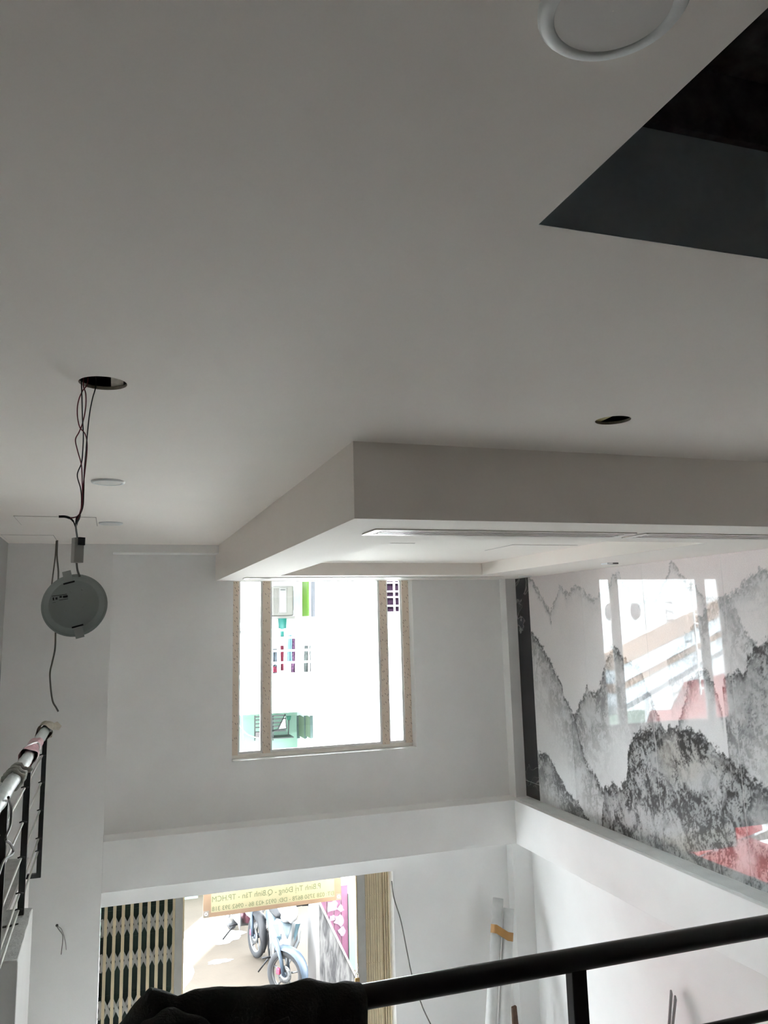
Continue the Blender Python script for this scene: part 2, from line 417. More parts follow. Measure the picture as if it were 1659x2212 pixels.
def attr_mat(name, rough, noise):
    m = D.materials.new(name); m.use_nodes = True; nt = m.node_tree; b = nt.nodes['Principled BSDF']
    at = nt.nodes.new('ShaderNodeAttribute'); at.attribute_name = 'ink'
    tc = nt.nodes.new('ShaderNodeTexCoord'); n = nt.nodes.new('ShaderNodeTexNoise')
    n.inputs['Scale'].default_value = 140; n.inputs['Detail'].default_value = 4
    nt.links.new(tc.outputs['Object'], n.inputs['Vector'])
    mr = nt.nodes.new('ShaderNodeMapRange'); mr.inputs['From Min'].default_value = .3; mr.inputs['From Max'].default_value = .7
    mr.inputs['To Min'].default_value = 1 - noise; mr.inputs['To Max'].default_value = 1 + noise
    nt.links.new(n.outputs['Fac'], mr.inputs['Value'])
    mx = nt.nodes.new('ShaderNodeMix'); mx.data_type = 'RGBA'; mx.blend_type = 'MULTIPLY'
    mx.inputs['Factor'].default_value = 1
    nt.links.new(at.outputs['Color'], mx.inputs[6]); nt.links.new(mr.outputs[0], mx.inputs[7])
    nt.links.new(mx.outputs[2], b.inputs['Base Color'])
    b.inputs['Roughness'].default_value = rough; b.inputs['Specular IOR Level'].default_value = .30
    b.inputs['IOR'].default_value = 1.5
    return m
M_ink = attr_mat('ink_tile', .012, .06)
mural = thing('ink_mural', 'ink-wash mountain mural of glossy tiles on the right wall', 'mural', (XM + .01, 6, 2.83))
box('tile_backing', mat('grout', (.80, .79, .78), .8), XM + .0008, XM + .0245, YS, 8.168, 2.833, ZS - .001, mural)
def tile(y0, y1, z0, z1, res=.0085):
    ny = max(2, int((y1 - y0) / res)); nz = max(2, int((z1 - z0) / res))
    yy = np.linspace(y1, y0, ny); zz = np.linspace(z0, z1, nz)
    Yg, Zg = np.meshgrid(yy, zz)
    col = paint(8.2 - Yg, Zg)
    n = ny * nz
    co = np.stack([np.full(n, XM), Yg.ravel(), Zg.ravel()], 1)
    i = np.arange((nz - 1) * (ny - 1)); a = (i // (ny - 1)) * ny + i % (ny - 1)
    fs = np.stack([a, a + ny, a + ny + 1, a + 1], 1)
    # thin body: edge ring pushed back to the wall
    c4 = [(XM + .006, y1, z0), (XM + .006, y0, z0), (XM + .006, y0, z1), (XM + .006, y1, z1)]
    verts = co.tolist() + c4
    k = n; cor = [0, ny - 1, n - 1, n - ny]
    faces = fs.tolist() + [[cor[j], cor[(j + 1) % 4], k + (j + 1) % 4, k + j] for j in range(4)]
    me = D.meshes.new('tile'); me.from_pydata(verts, [], faces)
    at = me.color_attributes.new('ink', 'FLOAT_COLOR', 'POINT')
    buf = np.ones((n + 4, 4), dtype=np.float32); buf[:n, :3] = col.reshape(-1, 3); buf[n:, :3] = .6
    at.data.foreach_set('color', buf.ravel())
    me.materials.append(M_ink)
    o = D.objects.new('tile', me); COL.objects.link(o); adopt(o, mural)
G_ = .0022
YT = [7.87, 6.82, 5.86, 4.90, 3.94, YS]
for a, b in zip(YT[:-1], YT[1:]): tile(b + G_, a - G_, 2.836, ZS - .002)
# black marble strip at the corner
mm = D.materials.new('black_marble'); mm.use_nodes = True; nt = mm.node_tree; b = nt.nodes['Principled BSDF']
tc = nt.nodes.new('ShaderNodeTexCoord'); mp = nt.nodes.new('ShaderNodeMapping')
n1 = nt.nodes.new('ShaderNodeTexNoise'); n1.inputs['Scale'].default_value = 1.5; n1.inputs['Detail'].default_value = 5; n1.inputs['Distortion'].default_value = .5
rp = nt.nodes.new('ShaderNodeValToRGB'); e = rp.color_ramp.elements
e[0].position = .49; e[0].color = (.012, .012, .014, 1); e[1].position = .497; e[1].color = (.30, .28, .27, 1)
e2 = e.new(.506); e2.color = (.014, .014, .016, 1)
nt.links.new(tc.outputs['Object'], n1.inputs['Vector']); nt.links.new(n1.outputs['Fac'], rp.inputs['Fac'])
nt.links.new(rp.outputs['Color'], b.inputs['Base Color']); b.inputs['Roughness'].default_value = .06
for z0, z1 in ((2.836, 2.995), (2.999, ZS - .002)):
    tag(MB().box(XM, XM + .006, 7.872, 8.166, z0, z1).build('border_tile', mm, mural), 'black veined marble border tile')

# ------------------------------------------------------------------ upper window in the niche
def film_mat():
    m = D.materials.new('printed_film'); m.use_nodes = True; nt = m.node_tree; b = nt.nodes['Principled BSDF']
    tc = nt.nodes.new('ShaderNodeTexCoord'); mp = nt.nodes.new('ShaderNodeMapping')
    mp.inputs['Scale'].default_value = (60, 60, 17)
    m0 = nt.nodes.new('ShaderNodeMapping'); m0.inputs['Rotation'].default_value = (0, math.radians(28), 0)
    vo = nt.nodes.new('ShaderNodeTexVoronoi'); vo.inputs['Scale'].default_value = 1.0; vo.feature = 'F1'
    vo.inputs['Randomness'].default_value = .75
    rp = nt.nodes.new('ShaderNodeValToRGB'); e = rp.color_ramp.elements
    e[0].position = .16; e[0].color = (.28, .21, .17, 1); e[1].position = .24; e[1].color = (.78, .66, .55, 1)
    nt.links.new(tc.outputs['Object'], m0.inputs['Vector']); nt.links.new(m0.outputs[0], mp.inputs['Vector']); nt.links.new(mp.outputs[0], vo.inputs['Vector'])
    nt.links.new(vo.outputs['Distance'], rp.inputs['Fac']); nt.links.new(rp.outputs['Color'], b.inputs['Base Color'])
    b.inputs['Roughness'].default_value = .35
    return m
M_film = film_mat()
win = thing('window_1', 'upper front window with film-wrapped frame in the niche', 'window', (2.18, 8.4, 3.4), kind='structure')
yf0, yf1 = 8.44, 8.50
box('window_sill', M_sill, 1.187, 3.168, YB - .006, 8.515, 3.4, 3.406, win)
box('frame_rail', M_alu, 1.186, 3.169, yf0, yf1, 3.406, 3.446, win, .004)
box('frame_rail', M_alu, 1.186, 3.169, yf0, yf1, 5.215, 5.249, win, .004)
for x0, x1 in ((1.186, 1.262), (1.513, 1.598), (2.823, 2.905), (3.088, 3.169)):
    st = box('frame_stile', M_alu, x0, x1, yf0, yf1, 3.446, 5.215, win, .004)
    box('protective_film', M_film, x0 + .002, x1 - .002, yf0 - .003, yf0 + .01, 3.44, 5.215, st)
for x0, x1 in ((1.262, 1.513), (1.598, 2.823), (2.905, 3.088)):
    sa = MB().box(x0, x0 + .018, yf0 + .015, yf1 - .01, 3.446, 5.215).box(x1 - .018, x1, yf0 + .015, yf1 - .01, 3.446, 5.215).box(x0 + .018, x1 - .018, yf0 + .015, yf1 - .01, 3.446, 3.468).box(x0 + .018, x1 - .018, yf0 + .015, yf1 - .01, 5.2, 5.215)
    s_ = sa.build('sash', M_sill, win)
    MB().box(x0 + .018, x1 - .018, 8.47, 8.475, 3.468, 5.2).build('pane', M_glass, s_)

# ------------------------------------------------------------------ downlights, diffusers, hatches
M_diff = mat('opal_diffuser', (.74, .71, .68), .5)
def downlight(cx, cy, r, z, label, group=None):
    t = thing('downlight', label, 'ceiling light', (cx, cy, z - .012), group=group)
    MB().lathe([(r, z), (r, z - .006), (r - .004, z - .011), (r * .80, z - .0115), (r * .78, z - .0095)], (cx, cy, 0), n=48).build('trim_ring', M_white, t)
    MB().lathe([(r * .78, z - .0095), (0.001, z - .0098)], (cx, cy, 0), n=48).build('diffuser', M_diff, t)
downlight(.605, .775, .098, ZC, 'large round white downlight nearest the camera by the ceiling opening')
downlight(-.047, 4.552, .09, ZC, 'round white downlight flush in the ceiling beside the hanging wires')
downlight(-.035, 6.404, .09, ZC, 'far round white downlight beside the ceiling hatch')
downlight(4.22, 7.64, .07, ZS, 'small round downlight above the black marble strip')
dl = thing('spot_light', 'small square recessed spot light above the mural', 'ceiling light', (4.02, 5.80, ZS))
MB().box(3.965, 4.02, 5.755, 5.845, ZS - .012, ZS - .001).build('trim', M_white, dl)
MB().box(4.02, 4.075, 5.755, 5.845, ZS - .012, ZS - .001).build('lamp_face', mat('dark_lens', (.12, .12, .12), .3), dl)

M_slot = mat('slot_black', (.02, .02, .022), .6)
def diffuser(x0, x1, y0, y1, z, label):
    t = thing('air_diffuser', label, 'air vent', ((x0 + x1) / 2, (y0 + y1) / 2, z))
    w = .03
    MB().box(x0, x1, y0, y0 + w, z - .008, z - .0005).box(x0, x1, y1 - w, y1, z - .008, z - .0005).box(x0, x0 + .045, y0 + w, y1 - w, z - .008, z - .0005).box(x1 - .045, x1, y0 + w, y1 - w, z - .008, z - .0005).build('frame', M_alu, t, .002)
    MB().box(x0 + .045, x1 - .045, y0 + w, y1 - w, z - .003, z - .0006).build('plenum', M_slot, t)
    ym = (y0 + y1) / 2
    for k, yy in enumerate((ym - .055, ym, ym + .055)):
        box('vane', M_alu, x0 + .05, x1 - .05, yy - .011, yy + .011, z - .009, z - .0035, t)
diffuser(1.21, 2.72, 3.65, 3.88, ZS, 'long slotted air diffuser at the near edge of the dropped ceiling')
diffuser(2.78, 4.25, 3.65, 3.88, ZS, 'second slotted air diffuser at the near edge, towards the mural')
diffuser(1.21, 3.98, 7.66, 7.84, ZS, 'far slotted air diffuser above the window')

def hatch(x0, x1, y0, y1, z, label):
    t = thing('access_hatch', label, 'hatch', ((x0 + x1) / 2, (y0 + y1) / 2, z))
    g = .0035
    mb = MB()
    for a in ((x0 - g, x1 + g, y0 - g, y0), (x0 - g, x1 + g, y1, y1 + g), (x0 - g, x0, y0, y1), (x1, x1 + g, y0, y1)):
        mb.box(*a, z - .001, z - .0002)
    mb.build('joint', mat('joint_shadow', (.25, .24, .22), .9), t)
    box('panel', M_ceil, x0, x1, y0, y1, z - .003, z - .0003, t)
hatch(-.69, -.14, 6.09, 6.62, ZC, 'square access hatch flush in the ceiling behind the hanging lamp')
hatch(-.92, -.51, 7.33, 7.745, ZC, 'access hatch at the ceiling corner with a loose cable')
pa, pb = P(843, 1188, 'Z', ZT), P(781, 1186, 'Z', ZT)
hatch(pb.x, pa.x, pa.y - .55, pa.y, ZT, 'access hatch in the tray near its rounded corner')
pa = P(1048, 1189, 'Z', ZT); pb = P(1172, 1191, 'Z', ZT)
hatch(pa.x, min(pb.x, TX1 - .04), pa.y - .5, pa.y, ZT, 'access hatch in the tray towards the mural')
# ------------------------------------------------------------------ folding gates in the doorway
M_gate = mat('cream_gate_paint', (.62, .52, .34), .45, var=.06, vscale=12)
M_gateg = mat('grey_gate_metal', (.46, .45, .42), .4, metal=.2, var=.05)
M_link = mat('galvanised_link', (.50, .50, .47), .35, metal=.4)
ZG = 2.19
gl = thing('folding_gate', 'open accordion gate with dark gaps at the left of the doorway', 'gate', (.37, 8.45, 0))
xs = [.032 + .0785 * i for i in range(9)]
for i, x in enumerate(xs[:-1] + [xs[-1] - .0]):
    box('gate_bar', M_gate, x - .0145 + .0, x + .0145, 8.438, 8.458, .02, ZG, gl)
rows = [(2.04, 1.88), (1.735, 1.575), (1.335, 1.175), (1.03, .87), (.65, .49), (.33, .17)]
xe = [xs[0] - .0785] + xs + [.668]
for za, zb in rows:
    for i in range(len(xe) - 1):
        x0, x1 = xe[i], xe[i + 1]
        if i == 0: x0 = -.005
        for yy, (p, q) in ((8.462, (za, zb)), (8.469, (zb, za))):
            w = .014
            d = Vector((x1 - x0, 0, q - p)).normalized(); nrm = Vector((d.z, 0, -d.x)) * w
            a = Vector((x0, yy - .0025, p)); b_ = Vector((x1, yy - .0025, q)); o = Vector((0, .005, 0))
            MB().hexa([a + nrm, b_ + nrm, b_ - nrm, a - nrm], [a + nrm + o, b_ + nrm + o, b_ - nrm + o, a - nrm + o]).build('lattice_link', M_link, gl)
box('lead_post', M_gateg, .668, .752, 8.42, 8.475, .0, ZG, gl, .004)
box('edge_strip', M_gate, .738, .7525, 8.412, 8.42, .0, ZG, gl)
box('floor_track', M_gateg, -.014, 2.4, 8.44, 8.456, -.001, .012, gl)

gr = thing('folding_gate', 'folded cream accordion gate stacked at the right of the doorway', 'gate', (2.7, 8.45, 0))
box('lead_post', M_gateg, 2.50, 2.585, 8.42, 8.475, .002, ZG, gr, .004)
box('edge_strip', M_gate, 2.484, 2.497, 8.416, 8.47, .002, ZG, gr)
xx = 2.59; random.seed(3); k = 0
while xx < 2.86:
    w = .022 if xx < 2.74 else .017
    y0 = 8.44 + random.uniform(-.006, .006)
    bar = box('gate_bar', M_gate, xx, xx + w, y0, y0 + .03, .02, ZG, gr, .002)
    for zz in (1.95, 1.72, 1.30, .95):
        MB().lathe([(.0001, y0 - .003), (.005, y0 - .002), (.006, y0)], (xx + w / 2, 0, zz), axis='Y', n=8).build('rivet', M_gate, bar)
    xx += w + (.0025 if xx < 2.74 else .008); k += 1
for i in range(9):
    x = 2.592 + i * .0305
    box('gate_bar', M_gate, x, x + .026, 8.49, 8.51, .02, ZG - .012, gr)
# dark shutter seen through the left gate
shp = thing('roller_shutter', 'dark green shutter behind the accordion gate', 'shutter', (.3, 8.54, 0))
M_green = mat('dark_green_sheet', (.008, .028, .02), .5, var=.3, vscale=3)
for i in range(18):
    z0 = .01 + i * .122
    box('slat', M_green, -.014, .69, 8.500 + .006 * (i % 2), 8.518 + .006 * (i % 2), z0, min(z0 + .13, ZG - .012), shp)
# padlock with chain on the right post
pl = thing('padlock', 'brass padlock hanging on a chain at the gate post', 'padlock', (2.495, 8.40, 1.42))
pc = P(772, 2118, 'Y', 8.40)
MB().box(pc.x - .028, pc.x + .024, 8.39, 8.412, pc.z - .03, pc.z + .025).build('body', mat('brass', (.40, .26, .10), .35, metal=.7), pl, .006)
MB().tube(catmull([(pc.x - .016, 8.40, pc.z + .02), (pc.x - .018, 8.40, pc.z + .06), (pc.x, 8.40, pc.z + .078), (pc.x + .016, 8.40, pc.z + .058), (pc.x + .014, 8.40, pc.z + .02)], 5), .0055, 8).build('shackle', M_link, pl)
for k in range(4):
    zc = pc.z + .07 + k * .024
    MB().lathe([(.013 + .004 * math.cos(t), .004 * math.sin(t)) for t in [2 * math.pi * i / 8 for i in range(8)]], (pc.x + .002, 8.402, zc), axis='X' if k % 2 else 'Y', n=14, close=True).build('chain_link', M_link, pl)

# ------------------------------------------------------------------ foreground railing
ra = thing('railing', 'black pipe railing across the bottom of the view', 'railing', (1.0, 1.70, 3.05))
MB().tube([(-.3, 1.685, 4.0), (.5, 1.685, 4.0), (4.3, 1.685, 4.0)], .0235, 24).build('handrail', M_blackp, ra)
for x in (1.003, 2.3, 3.6, -.2):
    box('post', M_blackp, x - .0185, x + .0185, 1.670, 1.700, 3.05, 3.985, ra, .002)
for z in (3.806, 3.60, 3.39, 3.19):
    MB().tube([(-.3, 1.685, z), (1.0, 1.685, z), (4.3, 1.685, z)], .0105, 10).build('rail_bar', M_blackp, ra)

# ------------------------------------------------------------------ gallery railing on the left
M_wrap = mat('white_wrap', (.60, .64, .64), .35, var=.12, vscale=14, bump=.35, bscale=30)
M_grey = mat('painted_bar', (.60, .60, .56), .5)
rl = thing('railing', 'black posts and wrapped handrail along the left gallery', 'railing', (-.463, 5.5, 3.08))
XR = -.463
hp = []
random.seed(5)
for i in range(60):
    t = i / 59; hp.append((XR + random.uniform(-.0015, .0015), 3.6 + t * 3.3, 3.985))
MB().tube(hp, [.034 + random.uniform(-.0015, .0035) for _ in hp], 16).build('handrail', M_wrap, rl)
box('post', M_blackp, XR - .016, XR + .016, 6.78, 6.812, 2.955, 3.97, rl)
box('foot_bracket', M_blackp, -.562, XR + .016, 6.78, 6.812, 2.925, 2.955, rl)
box('post', M_blackp, XR - .018, XR + .018, 5.47, 5.505, 3.075, 3.97, rl)
box('post', M_blackp, XR - .02, XR + .02, 4.30, 4.34, 2.6, 3.97, rl)
for z in (3.80, 3.60, 3.40, 3.20, 3.11):
    y1 = 6.78
    MB().tube([(XR - .012, 3.6, z), (XR - .012, 5.0, z), (XR - .012, y1, z)], .007, 8).build('rail_bar', M_grey, rl)
    for yy in (6.77, 5.46):
        MB().tube([(XR - .03, yy, z + .006), (XR - .012, yy - .004, z + .012), (XR + .012, yy, z + .004)], .0045, 6).build('bar_clip', M_blackp, rl)
# tied wrappings on the handrail
def wrap(name, y0, y1, r, m, label, cat, seed, flare=.02):
    random.seed(seed); t = thing(name, label, cat, (XR, (y0 + y1) / 2, 3.985))
    n, k = 22, 9; vs = []; fs = []
    for i in range(k):
        tt = i / (k - 1); y = y0 + (y1 - y0) * tt
        for j in range(n):
            a = 2 * math.pi * j / n
            rr = r + .007 * math.sin(3 * a + 5 * tt + seed) + random.uniform(-.003, .004) + (flare * (1 - tt) ** 3 * (.4 + .6 * max(0, -math.sin(a + .5))))
            yy = y + .03 * math.sin(a * 2 + seed) * (1 - tt) * .6
            vs.append((XR + rr * math.cos(a), yy, 3.985 + rr * math.sin(a)))
    for i in range(k - 1):
        for j in range(n):
            fs.append((i * n + j, i * n + (j + 1) % n, (i + 1) * n + (j + 1) % n, (i + 1) * n + j))
    o = MB().add(vs, fs, True).build('sleeve', m, t, sub=1)
    return t
w1 = wrap('plastic_wrap', 5.42, 6.02, .045, mat('pink_plastic', (.62, .33, .37), .3, var=.2, vscale=25), 'pink plastic sheet taped round the gallery handrail', 'plastic wrap', 1, .02)
MB().tube([(XR + .05 * math.cos(a), 5.62 + .13 * math.sin(a * 2), 3.985 + .052 * math.sin(a)) for a in [i * .35 for i in range(19)]], .006, 6).build('tape', mat('white_tape', (.8, .76, .76), .3), w1)
w2 = wrap('paper_wrap', 6.62, 7.02, .05, mat('cream_paper', (.60, .55, .46), .6, var=.15, vscale=20, bump=.4, bscale=40), 'crumpled cream paper wrapped round the far end of the gallery handrail', 'paper wrap', 2, .018)
MB().hexa([(XR + .03, 6.96, 3.97), (XR + .085, 7.0, 3.955), (XR + .07, 7.02, 4.0)], [(XR + .035, 6.97, 4.01), (XR + .105, 7.01, 3.985), (XR + .07, 7.03, 4.02)]).build('loose_corner', MATS['cream_paper'], w2)
MB().lathe([(.026, 3.93), (.03, 3.955), (.028, 3.965)], (XR + .022, 6.80, 0), n=14).build('post_sleeve', mat('tan_paper', (.50, .38, .28), .7), w2)
ct = thing('cloth_strip', 'grey cloth strip knotted round the near end of the gallery handrail', 'cloth', (XR, 4.75, 3.98))
mC = mat('grey_cloth', (.30, .30, .27), .8, var=.4, vscale=22)
for k, (yc, r, tl) in enumerate(((4.72, .044, .05), (4.78, .046, -.04), (4.86, .043, .02), (4.68, .045, -.02))):
    MB().tube([(XR + (r + .004 * math.sin(5 * a)) * math.cos(a), yc + tl * math.sin(a) + .01 * math.cos(3 * a), 3.985 + (r + .005 * math.cos(4 * a)) * math.sin(a)) for a in [i * 2 * math.pi / 20 for i in range(21)]], [.011, .014, .009] * 7, 8, cap=False).build('turn', mC, ct)
MB().tube(catmull([(XR + .03, 4.80, 4.02), (XR + .07, 4.83, 4.01), (XR + .06, 4.86, 3.99)], 6), [.006 + .002 * (i % 3) for i in range(13)], 8).build('loose_end', mC, ct)
mw = mat('grey_wire', (.12, .115, .10), .5)
tw = thing('cable', 'grey cable hanging in a loop from the near gallery handrail', 'cable', (XR + .03, 4.8, 3.1))
MB().tube(catmull([P(x, y, 'X', XR + .045) for x, y in ((18, 1722), (24, 1745), (22, 1785), (12, 1812), (22, 1822), (29, 1838), (24, 1848), (8, 1860), (-6, 1900))], 8), .006, 8).build('wire', mw, tw)
rb = thing('rebar_piece', 'short dark rod lying on the cement top of the pier', 'rod', (-.6, 5.1, 3.085))
MB().tube([P(x, y, 'Z', 3.092) for x, y in ((0, 2004), (22, 2000), (39, 1995))], .006, 8).build('rod', mw, rb)

# ------------------------------------------------------------------ black jacket over the railing
def top_z(x):
    pts_ = [(.0, 3.98), (.035, 4.0), (.054, 4.026), (.07, 4.048), (.10, 4.076), (.125, 4.066), (.149, 4.054), (.179, 4.060), (.213, 4.058), (.244, 4.055), (.293, 4.046), (.33, 4.043), (.366, 4.046), (.387, 4.047), (.413, 4.036), (.441, 4.030), (.475, 4.028), (.494, 4.024), (.51, 4.022)]
    for (a, za), (b_, zb) in zip(pts_, pts_[1:]):
        if x <= b_: return za + (zb - za) * (x - a) / (b_ - a)
    return pts_[-1][1]
jk = thing('jacket', 'black jacket draped over the pipe railing', 'jacket', (.25, 1.69, 3.6))
random.seed(9)
NX, NS = 70, 44
vs = []; fs = []
for i in range(NX):
    tx = i / (NX - 1); x = .025 + tx * .475
    zt = top_z(x); hN = .44 + .05 * math.sin(7 * tx) ; hF = .36 + .06 * math.cos(5 * tx)
    left = max(0, 1 - tx / .35)
    for j in range(NS):
        s_ = j / (NS - 1)
        # arc length from the near hem (s=0), over the pipe, to the far hem (s=1)
        rr = zt - 4.0 + .004
        if s_ < .36:
            q = 1 - s_ / .36; yy = 1.685 - (.031 + .02 * left + .03 * q) ; zz = 4.0 - hN * q
        elif s_ < .64:
            a = math.pi * (1 - (s_ - .36) / .28)
            yy = 1.685 + (.031 + .02 * left) * math.cos(a); zz = 4.0 + rr * math.sin(a)
        else:
            q = (s_ - .64) / .36; yy = 1.685 + (.031 + .02 * left + .02 * q); zz = 4.0 - hF * q
        amp = .012 * min(1, abs(s_ - .5) * 4 + .15)
        fold = math.sin(34 * tx + 3 * math.sin(6 * s_ + 2 * tx)) * amp + math.sin(61 * tx + 9 * s_) * amp * .45
        yy += fold * (1 if s_ < .5 else -1) ; zz += .004 * math.sin(23 * tx + 14 * s_) * min(1, abs(s_ - .5) * 4)
        xw = x + .010 * math.sin(8 * s_ + 5 * tx)
        vs.append((xw, yy, zz))
for i in range(NX - 1):
    for j in range(NS - 1):
        fs.append((i * NS + j, i * NS + j + 1, (i + 1) * NS + j + 1, (i + 1) * NS + j))
M_jack = mat('black_fabric', (.014, .014, .016), .75, spec=.35, var=.25, vscale=40, bump=.3, bscale=160)
jb = MB().add(vs, fs, True).build('body', M_jack, jk)
so = jb.modifiers.new('thick', 'SOLIDIFY'); so.thickness = .004; so.offset = -1
# sleeve bunched over the left end, pocket flap and seams
sl = catmull([(.235, 1.645, 3.975), (.18, 1.632, 4.012), (.125, 1.640, 4.026), (.09, 1.630, 4.01), (.06, 1.615, 3.965), (.045, 1.60, 3.90), (.035, 1.60, 3.78)], 8)
vs = []; n = 18; k = len(sl)
mbs = MB(); rr = [(.014 + .020 * min(1, i / (k * .45))) * (1 + .10 * math.sin(i * .9)) for i in range(k)]
mbs.tube(sl, rr, 18)
mbs.v = [(x + .004 * math.sin(90 * z + 40 * x), y + .004 * math.sin(70 * x + 60 * z), z) for x, y, z in mbs.v]
mbs.build('sleeve', M_jack, jk)
flap = [(.23, 1.640, 3.985), (.345, 1.638, 4.012), (.35, 1.634, 3.985), (.235, 1.633, 3.945)]
MB().prism(flap, (0, -.006, 0)).build('pocket_flap', M_jack, jk, .003)
MB().tube(catmull([(.20, 1.628, 3.925), (.26, 1.630, 3.955), (.35, 1.628, 3.99)], 6), .0022, 6).build('stitching', mat('stitch_thread', (.05, .05, .055), .7), jk)

# ------------------------------------------------------------------ lamp hanging from its wires
LY = 2.68
lc = P(161, 1307, 'Y', LY)
back = (CAM - lc).normalized()
nrm = (back + Vector((-.10, 0, .16))).normalized()
q = nrm.to_track_quat('Z', 'Y')
M_lampb = mat('lamp_back_grey', (.40, .45, .44), .45, var=.03)
lamp = thing('downlight', 'round downlight dangling back side out from loose wires', 'ceiling light', lc, rot=q.to_euler())
R0 = .0985
MB().lathe([(.001, -.012), (R0 * .9, -.012), (R0 * .985, -.010), (R0, -.005), (R0, -.001), (R0 * .985, 0), (R0 * .86, .002)], n=64).build('flange', M_lampb, lamp)
hs = MB().lathe([(R0 * .93, .000), (R0 * .89, .004), (R0 * .80, .008), (R0 * .775, .016), (R0 * .74, .018), (.0005, .018)], n=64).build('housing', M_lampb, lamp)
tilt = Matrix.Rotation(math.radians(15), 4, 'Z')
M_clip = mat('clip_plastic', (.50, .53, .52), .4)
for sgn in (1, -1):
    off = 0 if sgn > 0 else -.004
    cl = MB().box(off - .013, off + .013, sgn * .076 if sgn > 0 else -.108, sgn * .108 if sgn > 0 else -.076, .018, .0205).build('spring_clip', M_clip, lamp, M=tilt)
    MB().box(off - .017, off + .017, sgn * .070 - .0025, sgn * .070 + .0025, .0182, .0188).build('clip_slot', M_slot, hs, M=tilt)
mk = mat('print_black', (.02, .02, .02), .6)
lab = MB()
for x0, x1, y0, y1 in ((-.062, -.018, .0335, .0352), (-.060, -.056, .021, .030), (-.052, -.046, .022, .029), (-.040, -.033, .026, .0315), (-.030, -.016, .024, .031), (-.042, -.016, .0185, .0200), (-.062, -.052, .0135, .0142)):
    lab.box(x0, x1, y0, y1, .0181, .0184)
tag(lab.build('rating_print', mk, lamp, M=Matrix.Rotation(math.radians(8), 4, 'Z')), 'small black rating print')
for (a, b_) in ((-.012, .04), (.022, .046), (0, .012), (.026, -.008), (-.024, -.022)):
    MB().lathe([(.0035, .018), (.003, .0188), (.0005, .019)], (a, b_, 0), n=10).build('dimple', M_lampb, hs)
M_gw = mat('grey_cable', (.30, .31, .30), .5)
dv = thing('lamp_driver', 'small white driver box on the wire above the dangling downlight', 'driver box', P(168, 1216, 'Y', LY))
M_drv = mat('driver_plastic', (.46, .46, .44), .4)
p0, p1 = P(167, 1162, 'Y', LY), P(168, 1216, 'Y', LY)
cx = (p0.x + p1.x) / 2
RZ = Matrix.Translation((cx, LY, 0)) @ Matrix.Rotation(math.radians(32), 4, 'Z')
MB().box(-.0165, .0165, -.011, .011, p1.z, p0.z).build('case', M_drv, dv, .0025, M=RZ)
MB().box(-.017, .004, -.0118, .0, p0.z - .024, p0.z + .001).build('label_end', mat('label_black', (.012, .012, .02), .5), dv, M=Matrix.Translation((cx + .0125, LY, 0)) @ Matrix.Rotation(math.radians(32), 4, 'Z') )
lcab = thing('lamp_cable', 'grey cable between driver box and dangling downlight', 'cable', p1)
topl = lamp.matrix_basis @ Vector((.012, .088, .012))
MB().tube(catmull([p1 + Vector((-.004, 0, .004)), (p1 + topl) / 2 + Vector((-.004, 0, 0)), topl], 6), .0032, 8).build('wire', M_gw, lcab)
MB().tube(catmull([p0, P(164, 1140, 'Y', LY), P(165, 1130, 'Y', LY)], 5), .003, 8).build('wire_tail', M_gw, lcab)
M_red = mat('red_wire', (.16, .008, .018), .45); M_bw = mat('black_wire', (.008, .008, .008), .45)
WIRES = [
    (M_red, 'dark red wire twisting down from the ceiling hole, leftmost loop', [(188, 830), (178, 845), (169, 868), (167, 895), (172, 922), (183, 936), (188, 955), (187, 985), (182, 1030), (178, 1070), (178, 1095), (172, 1112), (160, 1118), (152, 1119)], .012),
    (M_red, 'dark red wire twisting down from the ceiling hole, kinked to the left', [(180, 832), (185, 850), (185, 880), (179, 912), (171, 933), (163, 950), (168, 975), (175, 1000), (177, 1020), (178, 1060), (177, 1090), (170, 1115), (164, 1124)], -.010),
    (M_bw, 'black wire dropping from the left of the ceiling hole', [(176, 826), (177, 860), (178, 900), (180, 935), (179, 970), (176, 1000), (167, 1026), (174, 1055), (176, 1080), (174, 1108), (166, 1123), (164, 1136)], .002),
    (M_bw, 'black wire dropping from the middle of the ceiling hole', [(207, 834), (200, 860), (194, 890), (190, 925), (186, 970), (182, 1020), (181, 1060), (179, 1095), (170, 1118), (166, 1135)], -.004),
]
for m_, lb, px, dy in WIRES:
    t = thing('wire', lb, 'wire', P(px[-1][0], px[-1][1], 'Y', LY), group='wires of the dangling downlight')
    pts_ = [P(x, y, 'Y', LY + dy * math.sin(i * 1.3)) for i, (x, y) in enumerate(px)]
    pts_ = [Vector((pts_[0].x, pts_[0].y, ZC + .045))] + pts_
    MB().tube(catmull(pts_, 8), .0019, 8).build('strand', m_, t)
sp = thing('splice', 'black taped wire splice beside the red wires', 'splice', P(150, 1119, 'Y', LY))
MB().tube(catmull([P(x, y, 'Y', LY) for x, y in ((127, 1116), (140, 1116), (150, 1119), (158, 1126), (163, 1138))], 6), [.0042] * 13 + [.003] * 6 + [.0018] * 6, 8).build('tape', M_bw, sp)
MB().tube([P(x, y, 'Y', LY) for x, y in ((172, 1112), (168, 1120), (164, 1133))], [.004, .007, .003], 8).build('joint', M_bw, sp)

